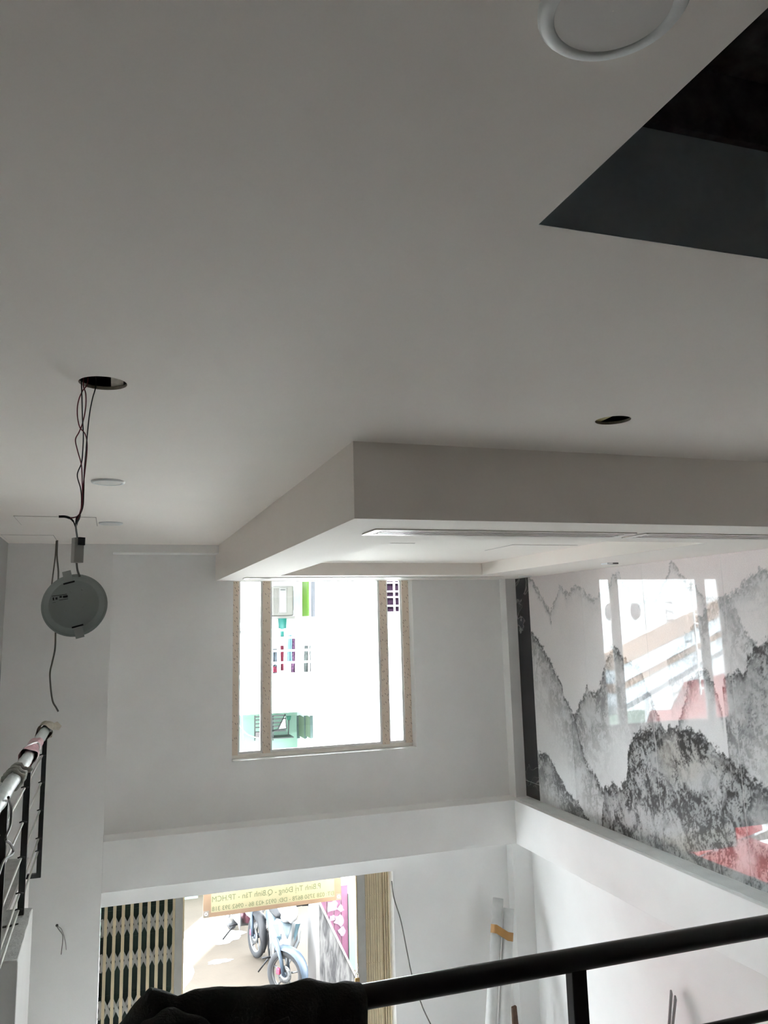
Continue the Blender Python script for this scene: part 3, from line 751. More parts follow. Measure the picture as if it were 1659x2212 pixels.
# loose cables on the front wall
cb = thing('cable', 'long black cable hanging from the corner ceiling hatch', 'cable', P(126, 1537, 'Y', 7.75))
MB().tube(catmull([P(x, y, 'Y', 7.752) for x, y in ((124, 1166), (123, 1200), (126, 1235), (125, 1265), (122, 1310), (120, 1360), (119, 1400), (113, 1430), (108, 1455), (110, 1490), (114, 1515), (121, 1528), (126, 1537))], 8), .0075, 8).build('strand', mw, cb)
MB().tube(catmull([P(x, y, 'Y', 7.76) for x, y in ((122, 1167), (119, 1205), (114, 1245), (109, 1290), (110, 1330), (118, 1362))], 8), .006, 8).build('strand', mw, cb)
w_ = thing('wire', 'thin twin wire poking out of the front wall beside the gate', 'wire', P(123, 2000, 'Y', YF))
MB().tube(catmull([P(x, y, 'Y', YF - .012) for x, y in ((122, 2000), (127, 2008), (135, 2020), (135, 2035), (132, 2062))], 6), .003, 6).build('strand', mw, w_)
MB().tube(catmull([P(x, y, 'Y', YF - .012) for x, y in ((123, 2000), (132, 2006), (137, 2018), (141, 2034), (143, 2052))], 6), .002, 6).build('strand', mw, w_)
MB().lathe([(.012, YF - .001), (.009, YF - .004), (.0005, YF - .003)], (P(123, 1999, 'Y', YF).x, 0, P(123, 1999, 'Y', YF).z), axis='Y', n=10).build('wall_hole', M_slot, w_)
cd2 = thing('cord', 'thin dark cord slanting from the gate top to the floor', 'cord', (3.05, 7.7, 0))
pts_ = [P(846, 1903, 'Y', 8.335), P(851, 1940, 'Y', 8.30), P(866, 1990, 'Y', 8.24), P(880, 2060, 'Y', 8.14), P(890, 2107, 'Y', 8.06), P(907, 2160, 'Y', 7.96), P(930, 2212, 'Y', 7.85)]
pts_.append(Vector((pts_[-1].x + .25, 7.4, .35))); pts_.append(Vector((pts_[-1].x + .2, 7.3, .01)))
MB().tube(catmull(pts_, 8), .0065, 8).build('line', mw, cd2)

# ------------------------------------------------------------------ tubes leaning in the corner
M_pvc = mat('white_pvc', (.66, .67, .66), .4, var=.08, vscale=9)
def leaning(px, py, x2, y2, Yt, base, r, label):
    top = P(px, py, 'Y', Yt)
    t = thing('plastic_pipe', label, 'pipe', base, group='white pipes in the corner')
    b_ = Vector(base); d = (top - b_).normalized(); side = d.orthogonal().normalized(); s2 = d.cross(side)
    mb = MB(); n = 24; L = (top - b_).length
    vs = []
    for h, rr in ((0, r), (L, r), (L, r * .86), (L - .25, r * .86)):
        for j in range(n):
            a = 2 * math.pi * j / n; vs.append(b_ + d * h + (side * math.cos(a) + s2 * math.sin(a)) * rr)
    mb.add(vs, [(i * n + j, i * n + (j + 1) % n, (i + 1) * n + (j + 1) % n, (i + 1) * n + j) for i in range(3) for j in range(n)], True)
    mb.build('pipe_wall', M_pvc, t)
    return b_, d, L
A = leaning(1076, 1940, 0, 0, 8.20, (3.50, 7.70, .0), .056, 'taller white plastic pipe leaning in the corner, irregular cut end')
B = leaning(1099, 1962, 0, 0, 8.13, (3.64, 7.66, .0), .056, 'shorter white plastic pipe leaning in the corner, clean cut end')
tp = thing('tape_band', 'orange-brown tape band tying the two white pipes', 'tape', A[0] + A[1] * (A[2] - .30))
ca = A[0] + A[1] * (A[2] - .29); cb_ = B[0] + B[1] * (B[2] - .26)
hull = []
dx = (cb_ - ca); ax = A[1]; sx = (dx - ax * dx.dot(ax)).normalized(); sy = ax.cross(sx)
ring = []
for i in range(13):
    a = math.pi / 2 + math.pi * i / 12; ring.append(ca + (sx * math.cos(a) + sy * math.sin(a)) * .0585)
for i in range(13):
    a = -math.pi / 2 + math.pi * i / 12; ring.append(cb_ + (sx * math.cos(a) + sy * math.sin(a)) * .0585)
n = len(ring); vs = [p - ax * .04 for p in ring] + [p + ax * .04 for p in ring]
MB().add(vs, [(i, (i + 1) % n, n + (i + 1) % n, n + i) for i in range(n)], True).build('band', mat('kraft_tape', (.42, .23, .08), .45, var=.08), tp)
wb = thing('wood_batten', 'brown wooden batten standing beside the white pipes', 'batten', (4.1, 7.9, 0))
ptp = P(1111, 2175, 'Y', 8.0)
MB().hexa([(ptp.x - .05, 7.93, 0), (ptp.x + .05, 7.93, 0), (ptp.x + .05, 7.97, 0), (ptp.x - .05, 7.97, 0)], [(ptp.x - .028, 7.985, ptp.z), (ptp.x + .022, 7.985, ptp.z + .01), (ptp.x + .022, 8.02, ptp.z + .01), (ptp.x - .028, 8.02, ptp.z)]).build('stick', mat('brown_wood', (.11, .06, .035), .7, var=.3, vscale=20), wb, .006)
# bent metal straps against the right wall
M_st = mat('galvanised_strap', (.36, .35, .35), .35, metal=.6)
for k, (pa, pb, lb) in enumerate((((1449, 2146), (1444, 2212), 'bent grey metal strap leaning on the right wall, left of the pair'), ((1458, 2158), (1452, 2212), 'bent grey metal strap leaning on the right wall, right of the pair'))):
    a = P(*pa, 'X', 4.33 + .0); b_ = P(*pb, 'X', 4.27)
    t = thing('metal_strap', lb, 'strap', (b_.x - .28, b_.y, 0), group='straps on the right wall')
    d = (b_ - a); foot = a + d * (a.z / max(.01, a.z - b_.z)); foot.z = 0.004; foot.x = max(3.6, foot.x)
    MB().tube([foot, b_, a, a + Vector((.012, .012, .012)), a + Vector((.03, .03, -.02)), b_ + Vector((.04, .035, 0)), foot + Vector((.03, .06, 0))], .0085, 8).build('rod', M_st, t)
# ------------------------------------------------------------------ street
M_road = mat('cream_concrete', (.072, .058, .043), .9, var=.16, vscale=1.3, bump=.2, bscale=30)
road = tag(box('ground_street', M_road, -14, 22, YO + .02, 40, -.15, -.002), 'cream concrete lane outside the doorway', 'ground', kind='structure')
M_patch = mat('pale_patch', (.22, .215, .205), .9, var=.2, vscale=3)  # paler tone for the irregular patches on the lane
random.seed(12)
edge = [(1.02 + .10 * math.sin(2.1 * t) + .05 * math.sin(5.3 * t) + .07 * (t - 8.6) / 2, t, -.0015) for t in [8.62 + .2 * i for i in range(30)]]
M_sunlit = mat('sunlit_pale', (.70, .73, .75), .9, var=.06, vscale=1.5)  # added strip: sunlight put into its pale colour, bouncing light onto the right wall
tag(MB().prism([(-12, 8.62, -.0015)] + edge + [(-12, 14.42, -.0015)], (0, 0, .003)).build('ground_sunlit_strip', M_sunlit), 'pale strip of lane at the left, its colour standing for sunlight', 'ground', kind='structure')
for k, (cx, cy, sx, sy, lb) in enumerate(((1.75, 13.35, .42, .30, 'larger pale patch on the lane beside the rear scooter'), (1.62, 12.45, .20, .09, 'small pale patch left of the scooter wheel'))):
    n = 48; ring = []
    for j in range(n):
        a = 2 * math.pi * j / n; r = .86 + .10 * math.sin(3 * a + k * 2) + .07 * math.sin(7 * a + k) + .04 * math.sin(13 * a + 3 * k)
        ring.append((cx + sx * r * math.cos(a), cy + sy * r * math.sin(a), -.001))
    tag(MB().prism(ring, (0, 0, .004)).build('lane_patch', M_patch), lb, 'stain', 'pale patches on the lane')

# ------------------------------------------------------------------ sign board hung outside over the doorway
YBN = 8.90
bn = thing('banner', 'yellow banner on a brown frame hung outside the doorway, text reversed', 'banner', (1.72, YBN, 1.82))
bx0, bx1, bz0, bz1 = .985, 2.46, 1.787, 2.60
M_cream = mat('cream_vinyl', (.44, .40, .25), .5, var=.05, vscale=5)
M_brown = mat('tan_border', (.31, .21, .14), .5, var=.05, vscale=5)
box('sheet', M_cream, bx0 + .08, bx1 - .075, YBN, YBN + .006, bz0 + .042, bz1 - .05, bn)
for a in ((bx0, bx0 + .08, bz0, bz1), (bx1 - .075, bx1, bz0, bz1), (bx0 + .08, bx1 - .075, bz0, bz0 + .042), (bx0 + .08, bx1 - .075, bz1 - .05, bz1)):
    box('border', M_brown, a[0], a[1], YBN - .001, YBN + .007, a[2], a[3], bn)
for x, z in ((bx0 + .03, bz0 + .035), (bx1 - .03, bz0 + .035), (bx0 + .03, bz1 - .035), (bx1 - .03, bz1 - .035)):
    box('corner_patch', mat('patch_grey', (.28, .25, .22), .6), x - .028, x + .028, YBN - .003, YBN + .008, z - .03, z + .03, bn)
    MB().lathe([(.018, YBN - .004), (.017, YBN - .007), (.009, YBN - .007), (.009, YBN - .003)], (x, 0, z), axis='Y', n=16).build('eyelet', M_alu, bn)
M_ink2 = mat('green_print', (.15, .18, .10), .6)
def lettering(txt, x_left, x_right, zbase, hgt, bold=0):
    """text seen from behind: it runs from x_right to x_left"""
    def flat(s):
        cu = D.curves.new('txt', 'FONT'); cu.body = s; cu.size = 1
        o = D.objects.new('lettering', cu); COL.objects.link(o)
        dg = bpy.context.evaluated_depsgraph_get(); dg.update()
        me = D.meshes.new_from_object(o.evaluated_get(dg)); D.objects.remove(o, do_unlink=True)
        return me, max([v.co.x for v in me.vertices], default=0)
    plain = txt.replace('Đ', 'D')
    me, x1 = flat(plain); x0 = min(v.co.x for v in me.vertices)
    def place(x, y, dy=0): return (x_right - (x - x0) / (x1 - x0) * (x_right - x_left), YBN - .0015 - dy, zbase + y * hgt / .72)
    for i_, ch in enumerate(txt):           # the stroke of each D with bar
        if ch == 'Đ':
            xs1 = flat(plain[:i_ + 1])[1]; xs0 = xs1 - .62
            MB().add([place(xs0, .32, .0003), place(xs0 + .36, .32, .0003), place(xs0 + .36, .40, .0003), place(xs0, .40, .0003)], [(0, 1, 2, 3)]).build('letter_stroke', M_ink2, bn)
    for v in me.vertices: v.co = place(v.co.x, v.co.y)
    me.polygons.foreach_set('use_smooth', [False] * len(me.polygons))
    me.materials.clear(); me.materials.append(M_ink2)
    o = D.objects.new('lettering', me); COL.objects.link(o); adopt(o, bn); o['kind'] = 'stuff'
zl1 = P(560, 1949, 'Y', YBN).z; zl2 = P(560, 1966, 'Y', YBN).z
xl = bx0 + .085; xr = bx1 - .08
lettering('ĐT: 028 3750 8678 - DĐ: 0932 423 86 - 0962 393 318', xl + .005, xr, bz0 + .056, .043, .0)
lettering('P.Bình Trị Đông - Q.Bình Tân - TP.HCM', xl + .005, xr - .15, bz0 + .142, .056, .0)
for x in (bx0 + .03, bx1 - .03):
    MB().tube([(x, YBN, bz1 - .03), (x, YBN - .1, bz1 + .25), (x, YO, bz1 + .5)], .004, 6).build('hanging_cord', mw, bn)

# ------------------------------------------------------------------ apartment house across the lane
YA, YR = 15.0, 17.0                    # front plane, back of the recessed bay
XA = P(690, 1400, 'Y', YA).x           # corner between bay and white block
ZA = P(600, 1540, 'Y', YA).z; ZB = P(600, 1460, 'Y', YA).z    # balcony slab underside / parapet top
M_house = mat('white_render', (.80, .82, .83), .85, var=.03, vscale=2)
M_mint = mat('mint_render', (.25, .38, .315), .85, var=.04, vscale=2)
hs_ = thing('apartment_house', 'bright white house across the lane with a recessed balcony bay', 'building', (5, YA, 0))
mbw = MB().box(XA, 12, YA, YA + 8, 0, 8.5)
mbw.build('main_block', M_house, hs_)
box('bay_wall', M_house, 1.0, XA, YR, YR + .3, ZA, 8.5, hs_)
box('bay_wall_lower', M_mint, 1.0, XA, YR, YR + .3, 0, ZA, hs_)
box('balcony_slab', M_house, 1.62, XA, YA, YR, ZA, ZB, hs_)
box('added_bay_shade', M_house, 1.62, XA, YA - 1.6, YR, 5.75, 6.0, hs_)  # out of view, added to keep direct sun off the balcony bay
box('side_wall', M_house, .8, 1.6, YA + .3, YR + .3, ZA - .1, 8.5, hs_)
MB().hexa([(.9, YA + .3, 0), (1.6, YA + .3, 0), (1.6, YR, 0), (.9, YR, 0)], [(.9, YA + .3, ZA - .12), (1.6, YA + .3, ZA - .12), (1.6, YR, ZA - .12), (.9, YR, ZA - .12)]).build('side_wall_lower', M_mint, hs_)
# window with white bars on the white block
wz0 = P(848, 1321, 'Y', YA).z; wx0, wx1 = P(826, 1300, 'Y', YA).x, P(867, 1300, 'Y', YA).x
wn = box('window', mat('dark_plum_pane', (.0045, .0025, .005), .6, spec=0), wx0, wx1, YA - .03, YA + .02, wz0, wz0 + 1.25, hs_)
M_bar = mat('white_bar', (.80, .82, .82), .5)
for z in (.10, .27, .38, .55, .72, .89, 1.06): box('grille_bar', M_bar, wx0 - .02, wx1 + .02, YA - .075, YA - .055, wz0 + z, wz0 + z + .025, wn)
for u_ in (.10, .52, .80, .97): box('grille_bar', M_bar, wx0 + (wx1 - wx0) * u_, wx0 + (wx1 - wx0) * u_ + .03, YA - .09, YA - .07, wz0, wz0 + 1.25, wn)
# shutters and lime door on the return wall of the bay (x = XA, facing the bay)
def on_side(px, py): return P(px, py, 'X', XA - .001)
def side_panel(name, m, pxa, pxb, pyt, pyb, dx, parent):
    a, b_ = on_side(pxa, pyt), on_side(pxb, pyb)
    zt = on_side((pxa + pxb) / 2, pyt).z; zb = on_side((pxa + pxb) / 2, pyb).z
    return box(name, m, XA - dx, XA - .0005, min(a.y, b_.y), max(a.y, b_.y), min(zt, zb), max(zt, zb), parent)
side_panel('door', mat('lime_door', (.085, .18, .012), .5), 655, 668, 1220, 1331, .03, hs_)
side_panel('door_frame', M_bar, 651, 654, 1220, 1331, .05, hs_)
side_panel('pipe_casing', mat('lilac_grey', (.10, .10, .11), .6), 675, 681, 1220, 1332, .04, hs_)
M_shut = mat('green_shutter', (.10, .135, .09), .6, var=.08, vscale=12)
for xa_, xb_ in ((648, 661), (663, 674)):
    sh = side_panel('shutter', M_shut, xa_, xb_, 1548, 1592, .03, hs_)
for xa_ in (646, 661.5, 674.5): side_panel('shutter_frame', mat('teal_frame', (.05, .08, .075), .6), xa_, xa_ + 1.6, 1546, 1594, .05, hs_)
# balcony railing
rlb = thing('balcony_railing', 'white balcony railing of flat bars across the lane', 'railing', (3.2, YA, ZB))
zt_ = P(630, 1357, 'Y', YA).z
for z in (ZB + .01, ZB + .22, ZB + .44, ZB + .68, zt_ - .05): box('rail_bar', M_bar, 1.62, XA, YA + .02, YA + .05, z, z + .035, rlb)
for px in (516, 530, 545, 560, 576, 588, 601.5, 605, 616, 619, 640, 643, 655, 668, 686): 
    x = P(px, 1400, 'Y', YA).x; box('upright', M_bar, x - .012, x + .012, YA + .025, YA + .055, ZB, zt_, rlb)
# laundry on the balcony
def cloth(px0, px1, py0, py1, Yc, m, label, name='shirt', cat='laundry'):
    a, b_ = P(px0, py0, 'Y', Yc), P(px1, py1, 'Y', Yc)
    t = thing(name, label, cat, ((a.x + b_.x) / 2, Yc, b_.z), group='laundry on the balcony')
    n = 9; vs = []; fs = []
    for i in range(n):
        u_ = i / (n - 1); x = a.x + (b_.x - a.x) * u_
        for k in range(5):
            v_ = k / 4; sh = (.12 * (1 - v_) * (u_ - .5)) * (b_.x - a.x)
            vs.append((x - sh, Yc + .03 * math.sin(u_ * 14 + v_ * 2), a.z + (b_.z - a.z) * v_))
    for i in range(n - 1):
        for k in range(4): fs.append((i * 5 + k, i * 5 + k + 1, (i + 1) * 5 + k + 1, (i + 1) * 5 + k))
    o = MB().add(vs, fs, True).build('fabric', m, t); so = o.modifiers.new('t', 'SOLIDIFY'); so.thickness = .012
    MB().tube([((a.x + b_.x) / 2 - .1, Yc, a.z + .01), ((a.x + b_.x) / 2, Yc, a.z + .05), ((a.x + b_.x) / 2 + .1, Yc, a.z + .01)], .006, 6).build('hanger', M_bar, t)
def stripes():
    m = D.materials.new('purple_stripes'); m.use_nodes = True; nt = m.node_tree; b = nt.nodes['Principled BSDF']
    w = nt.nodes.new('ShaderNodeTexWave'); w.inputs['Scale'].default_value = 9; w.bands_direction = 'DIAGONAL'
    tc = nt.nodes.new('ShaderNodeTexCoord'); nt.links.new(tc.outputs['Object'], w.inputs['Vector'])
    r = nt.nodes.new('ShaderNodeValToRGB'); r.color_ramp.elements[0].color = (.03, .006, .035, 1); r.color_ramp.elements[1].color = (.12, .04, .10, 1)
    nt.links.new(w.outputs['Fac'], r.inputs['Fac']); nt.links.new(r.outputs['Color'], b.inputs['Base Color'])
    return m
YCL = 15.55
cloth(630, 641, 1378, 1458, YCL, stripes(), 'purple striped garment hanging on the balcony')
cloth(604, 613, 1395, 1448, YCL + .05, mat('crimson_cloth', (.11, .004, .02), .8), 'crimson garment hanging on the balcony')
cloth(622, 631, 1372, 1428, YCL - .1, mat('sky_cloth', (.10, .18, .22), .8), 'light blue garment hanging on the balcony')
cloth(586, 599, 1402, 1458, YCL, mat('slate_cloth', (.05, .06, .07), .8, var=.4, vscale=9), 'slate grey garment hanging behind the railing')
cloth(588, 601, 1372, 1392, YCL - .15, mat('white_cloth', (.75, .75, .75), .8), 'white hat-like cloth on the balcony line')
cloth(590, 598, 1440, 1452, YCL - .2, mat('rose_cloth', (.13, .01, .03), .8), 'small rose cloth low on the balcony')
cloth(657, 672, 1395, 1455, YCL + .2, mat('sage_cloth', (.08, .09, .085), .8, var=.5, vscale=14), 'grey green folded rack cloth at the balcony corner')
# air conditioner and wall things in the bay
ac = thing('air_conditioner', 'cream outdoor air conditioner unit in the bay across the lane', 'air conditioner', P(613, 1332, 'Y', 16.3))
a, b_ = P(588, 1266, 'Y', 16.3), P(634, 1330, 'Y', 16.3)
M_ac = mat('ac_cream', (.17, .158, .14), .5, var=.03)
cse = box('case', M_ac, a.x, b_.x, 16.3, 16.65, b_.z, a.z, ac, .02)
box('side_panel', mat('ac_white', (.21, .20, .19), .5), a.x + .14, a.x + .30, 16.28, 16.30, b_.z + .06, a.z - .04, ac, .008)
box('badge', mat('ac_badge', (.03, .03, .03), .5), a.x + .17, a.x + .27, 16.272, 16.28, a.z - .09, a.z - .07, ac)
for k in range(5): box('grille_slat', M_ac, a.x + .02 + k * .022, a.x + .03 + k * .022, 16.285, 16.30, b_.z + .05, a.z - .05, ac)
box('bracket', M_ac, a.x - .02, b_.x + .02, 16.25, 16.9, b_.z - .06, b_.z - .005, ac)
mt = thing('meter_box', 'grey meter box beside the air conditioner', 'box', P(640, 1320, 'Y', 16.6))
a, b_ = P(628, 1276, 'Y', 16.6), P(634, 1318, 'Y', 16.6)
box('case', mat('meter_grey', (.04, .04, .04), .5), a.x, b_.x, 16.6, 16.75, b_.z, a.z, mt)
a, b_ = P(604, 1336, 'Y', 16.2), P(616, 1356, 'Y', 16.2)
td = thing('teal_bucket', 'teal container on the balcony under the air conditioner', 'container', ((a.x + b_.x) / 2, 16.2, b_.z))
MB().lathe([(.001, b_.z - .2), (.07, b_.z - .2), (.09, a.z), (.083, a.z), (.06, b_.z - .17)], ((a.x + b_.x) / 2, 16.2, 0), n=16).build('tub', mat('teal_plastic', (.008, .11, .09), .4), td)
# ladder-like rack, mirror frame under the balcony
M_rack = mat('rack_grey', (.05, .052, .055), .5)
rk = thing('metal_rack', 'grey metal shelf rack under the balcony across the lane', 'rack', P(560, 1600, 'Y', 16.7))
for k, py in enumerate((1549, 1556, 1564, 1572, 1582)):
    a, b_ = P(551, py, 'Y', 16.7), P(566, py, 'Y', 16.7); box('shelf_bar', M_rack, a.x, b_.x + .5, 16.7, 16.73, a.z - .012, a.z + .012, rk)
for px in (551, 571, 590):
    a, b_ = P(px, 1546, 'Y', 16.7), P(px, 1600, 'Y', 16.7); box('upright', M_rack, a.x - .012, a.x + .012, 16.7, 16.73, b_.z, a.z, rk)
a, b_ = P(552, 1582, 'Y', 16.66), P(566, 1594, 'Y', 16.66)
box('basket', mat('pale_mesh', (.13, .115, .12), .7), a.x, b_.x, 16.64, 16.73, b_.z, a.z, rk)
mf = thing('picture_frame', 'white board in a dark frame leaning under the balcony', 'board', P(608, 1580, 'Y', 16.7))
q = [P(600, 1577, 'Y', 16.68), P(616, 1543, 'Y', 16.68), P(619, 1574, 'Y', 16.68), P(588, 1578, 'Y', 16.68)]
MB().tube([q[3], q[0], q[1], q[2], q[3]], .014, 6).build('frame', M_rack, mf)
MB().prism([q[0] + Vector((0, .02, 0)), q[1] + Vector((0, .02, 0)), q[2] + Vector((0, .02, 0))], (0, .01, 0)).build('board', M_bar, mf)
bt = thing('broom', 'dark green broom standing under the balcony', 'broom', P(623, 1587, 'Y', 16.7))
a, b_ = P(624, 1552, 'Y', 16.7), P(623, 1587, 'Y', 16.7)
MB().tube([a, b_], .012, 8).build('stick', M_rack, bt); MB().tube([a + Vector((0, 0, .05)), a - Vector((0, 0, .03))], [.05, .03], 8).build('head', mat('bottle_green', (.02, .12, .08), .6), bt)
lg = thing('clutter_shelf', 'dark cluttered shelf on the mint wall', 'shelf', P(606, 1590, 'Y', 16.7))
a, b_ = P(587, 1588, 'Y', 16.72), P(632, 1592, 'Y', 16.72)
box('shelf_board', M_rack, a.x, b_.x, 16.6, 17.0, b_.z, b_.z + .02, lg)
# street lamp and drooping wire at the left pane
sl_ = thing('street_lamp', 'round white street lamp at the left of the upper window', 'lamp', P(517, 1372, 'Y', 14.6))
c = P(517, 1350, 'Y', 14.6)
MB().lathe([(.105 * math.sin(t), -.105 * math.cos(t)) for t in [math.pi * i / 14 for i in range(15)]], c, n=24).build('globe', mat('lamp_white', (.3, .31, .31), .3), sl_)
MB().tube([c - Vector((0, 0, .10)), c + Vector((.05, .1, -.14)), Vector((c.x + .16, YA + .03, c.z - .14))], .02, 8).build('arm', M_rack, sl_)
cw = thing('cable', 'drooping dark cables outside the left window pane', 'cable', P(530, 1620, 'Y', 14.93))
MB().tube(catmull([P(x, y, 'Y', 14.93) for x, y in ((516, 1460), (522, 1520), (523, 1560), (526, 1600), (531, 1640), (533, 1800))], 6), .012, 6).build('strand', mat('teal_wire', (.05, .16, .16), .6), cw)
MB().tube(catmull([P(x, y, 'Y', 14.93) for x, y in ((514, 1562), (522, 1574), (535, 1587), (556, 1594), (580, 1597))], 6), .010, 6).build('strand', mw, cw)

# ------------------------------------------------------------------ shop house down the lane (seen in the tile reflection)
rz = math.radians(-22)
nb = thing('shop_house', 'pale shop house down the lane with banded awnings and red front', 'building', (-.1, 12.6, 0), rot=(0, 0, rz))
M_pale = mat('pale_blue_render', (.50, .55, .575), .85, var=.08, vscale=1.5)
box('front_wall', M_pale, -6.5, .6, .3, 1.6, 0, 8.5, nb)
for z0, z1, m_, d_ in ((4.05, 4.32, mat('tan_canvas', (.22, .145, .10), .8, var=.3, vscale=6), .22), (3.80, 4.03, mat('ice_sheet', (.5, .58, .63), .5, var=.1, vscale=5), .34), (3.64, 3.79, MATS['tan_canvas'], .26), (3.42, 3.62, MATS['ice_sheet'], .36)):
    z0 -= .25; z1 -= .25; k_ = .22 * 6.2
    MB().hexa([(.2, .3 - d_, z0), (.2, .3, z0), (-6, .3, z0 + k_), (-6, .3 - d_, z0 + k_)], [(.2, .3 - d_, z1), (.2, .3, z1), (-6, .3, z1 + k_), (-6, .3 - d_, z1 + k_)]).build('awning', m_, nb)
M_redp = mat('red_sheet', (.2, .014, .013), .6, var=.15, vscale=2)
MB().prism([(-5, .12, .15), (-.9, .12, .15), (-1.0, .12, 2.6), (-1.25, .12, 2.95), (-2.0, .12, 2.9), (-2.6, .12, 3.4), (-5, .12, 3.5)], (0, .16, 0)).build('red_panel', M_redp, nb)
box('mint_panel', mat('sea_green_sheet', (.10, .16, .13), .6), -.85, .3, .16, .3, .3, 3.0, nb)
for x in (-.15, -1.0):
    MB().lathe([(.15, .29), (.145, .25), (.0005, .25)], (x, 0, 4.85), axis='Y', n=20).build('wall_vent', mat('vent_grey', (.12, .12, .13), .7), nb)
tst = thing('tarp_stall', 'red tarpaulin over a low stall in the lane, mirrored in the mural tiles', 'stall', (-2.2, 11.7, 0))
for sx, sy in ((-2.5, 11.0), (-1.1, 11.0), (-2.5, 12.4), (-1.1, 12.4)): box('leg', M_rack, sx - .03, sx + .03, sy - .03, sy + .03, 0, .6, tst)
vs = []; fs = []
for i in range(13):
    for j in range(13):
        x = -2.7 + 1.8 * i / 12; y = 10.8 + 1.8 * j / 12
        ed = min(i, 12 - i, j, 12 - j)
        vs.append((x, y, (.10 if ed == 0 else .62) + .10 * math.sin(i * .5) * (ed > 0) + .02 * math.sin(i * 2 + j)))
for i in range(12):
    for j in range(12): fs.append((i * 13 + j, (i + 1) * 13 + j, (i + 1) * 13 + j + 1, i * 13 + j + 1))
o = MB().add(vs, fs, True).build('tarpaulin', M_redp, tst); so = o.modifiers.new('t', 'SOLIDIFY'); so.thickness = .008
M_lad = mat('ladder_white', (.75, .75, .74), .5)
ld = thing('ladder', 'white ladder fixed to the pale shop house', 'ladder', (-2.3, 13.45, 0), rot=(0, 0, rz))
for x in (-.12, .12): box('stringer', M_lad, x - .015, x + .015, -.22, -.19, 3.2, 5.6, ld)
for k in range(13): box('rung', M_lad, -.12, .12, -.215, -.195, 3.3 + k * .18, 3.33 + k * .18, ld)

# ------------------------------------------------------------------ magenta gate and ramp side at the right of the lane
M_mag = mat('magenta_sheet', (.13, .05, .088), .35, var=.18, vscale=5)
yg = 11.5
mg = thing('magenta_gate', 'magenta sheet gate with glossy plastic patches right of the scooters', 'gate', (3.7, yg, 0))
xa_, xb_ = P(690, 1950, 'Y', yg).x, P(752, 1950, 'Y', yg).x
w_ = (xb_ - xa_) / 4
for k in range(4): box('sheet_panel', M_mag, xa_ + k * w_ + .006, xa_ + (k + 1) * w_ - .006, yg, yg + .04, .02, P(700, (1876, 1880, 1890, 1918)[k], 'Y', yg).z, mg)
box('gate_post', mat('pale_green_post', (.14, .2, .16), .6), xb_, xb_ + .12, yg - .02, yg + .06, 0, P(755, 1930, 'Y', yg).z, mg)
M_plast = mat('clear_plastic', (.22, .16, .2), .15, var=.1, vscale=20)
for px, py, r in ((718, 1960, .09), (732, 1990, .08), (718, 1985, .05), (737, 1962, .05), (738, 2012, .06)):
    c = P(px, py, 'Y', yg - .02); n = 11; random.seed(px)
    MB().prism([(c.x + r * random.uniform(.5, 1.2) * math.cos(2 * math.pi * j / n), yg - .012, c.z + r * random.uniform(.5, 1.3) * math.sin(2 * math.pi * j / n)) for j in range(n)], (0, .01, 0)).build('plastic_patch', M_plast, mg)
box('house_side', M_house, P(722, 1950, 'Y', 14.2).x, 7.5, 14.2, 14.6, 0, 2.0, hs_)
yr = 10.9
rp_ = thing('ramp_block', 'grey weathered wedge-shaped ramp block beside the scooter', 'ramp', (2.9, yr, 0))
t0, t1, t2 = P(689, 1947, 'Y', yr), P(689, 2150, 'Y', yr), P(768, 2112, 'Y', yr)
def wood():
    m = D.materials.new('weathered_grey'); m.use_nodes = True; nt = m.node_tree; b = nt.nodes['Principled BSDF']
    tc = nt.nodes.new('ShaderNodeTexCoord'); mp = nt.nodes.new('ShaderNodeMapping'); mp.inputs['Scale'].default_value = (26, 26, 4.5)
    mp.inputs['Rotation'].default_value = (0, math.radians(-8), 0)
    n = nt.nodes.new('ShaderNodeTexNoise'); n.inputs['Scale'].default_value = 1; n.inputs['Detail'].default_value = 6; n.inputs['Distortion'].default_value = .6
    r = nt.nodes.new('ShaderNodeValToRGB'); r.color_ramp.elements[0].position = .38; r.color_ramp.elements[1].position = .62
    r.color_ramp.elements[0].color = (.04, .04, .042, 1); r.color_ramp.elements[1].color = (.135, .134, .132, 1)
    nt.links.new(tc.outputs['Object'], mp.inputs['Vector']); nt.links.new(mp.outputs[0], n.inputs['Vector'])
    nt.links.new(n.outputs['Fac'], r.inputs['Fac']); nt.links.new(r.outputs['Color'], b.inputs['Base Color']); b.inputs['Roughness'].default_value = .9
    return m
M_wthr = wood()
MB().prism([(t0.x, yr, t0.z), (t0.x, yr, 0), (t2.x + .05, yr, 0), (t2.x + .02, yr, max(.02, t2.z - .02))], (0, .45, 0)).build('block', M_wthr, rp_)
d = (Vector((t2.x + .02, yr, max(.02, t2.z - .02))) - Vector((t0.x, yr, t0.z)))
MB().tube([Vector((t0.x, yr - .004, t0.z)), Vector((t2.x + .02, yr - .004, max(.02, t2.z - .02)))], .012, 8).build('edge_trim', M_bar, rp_)
box('end_post', mat('pale_post', (.17, .165, .16), .7), t0.x - .05, t0.x - .002, yr - .01, yr + .45, 0, t0.z + .01, rp_)
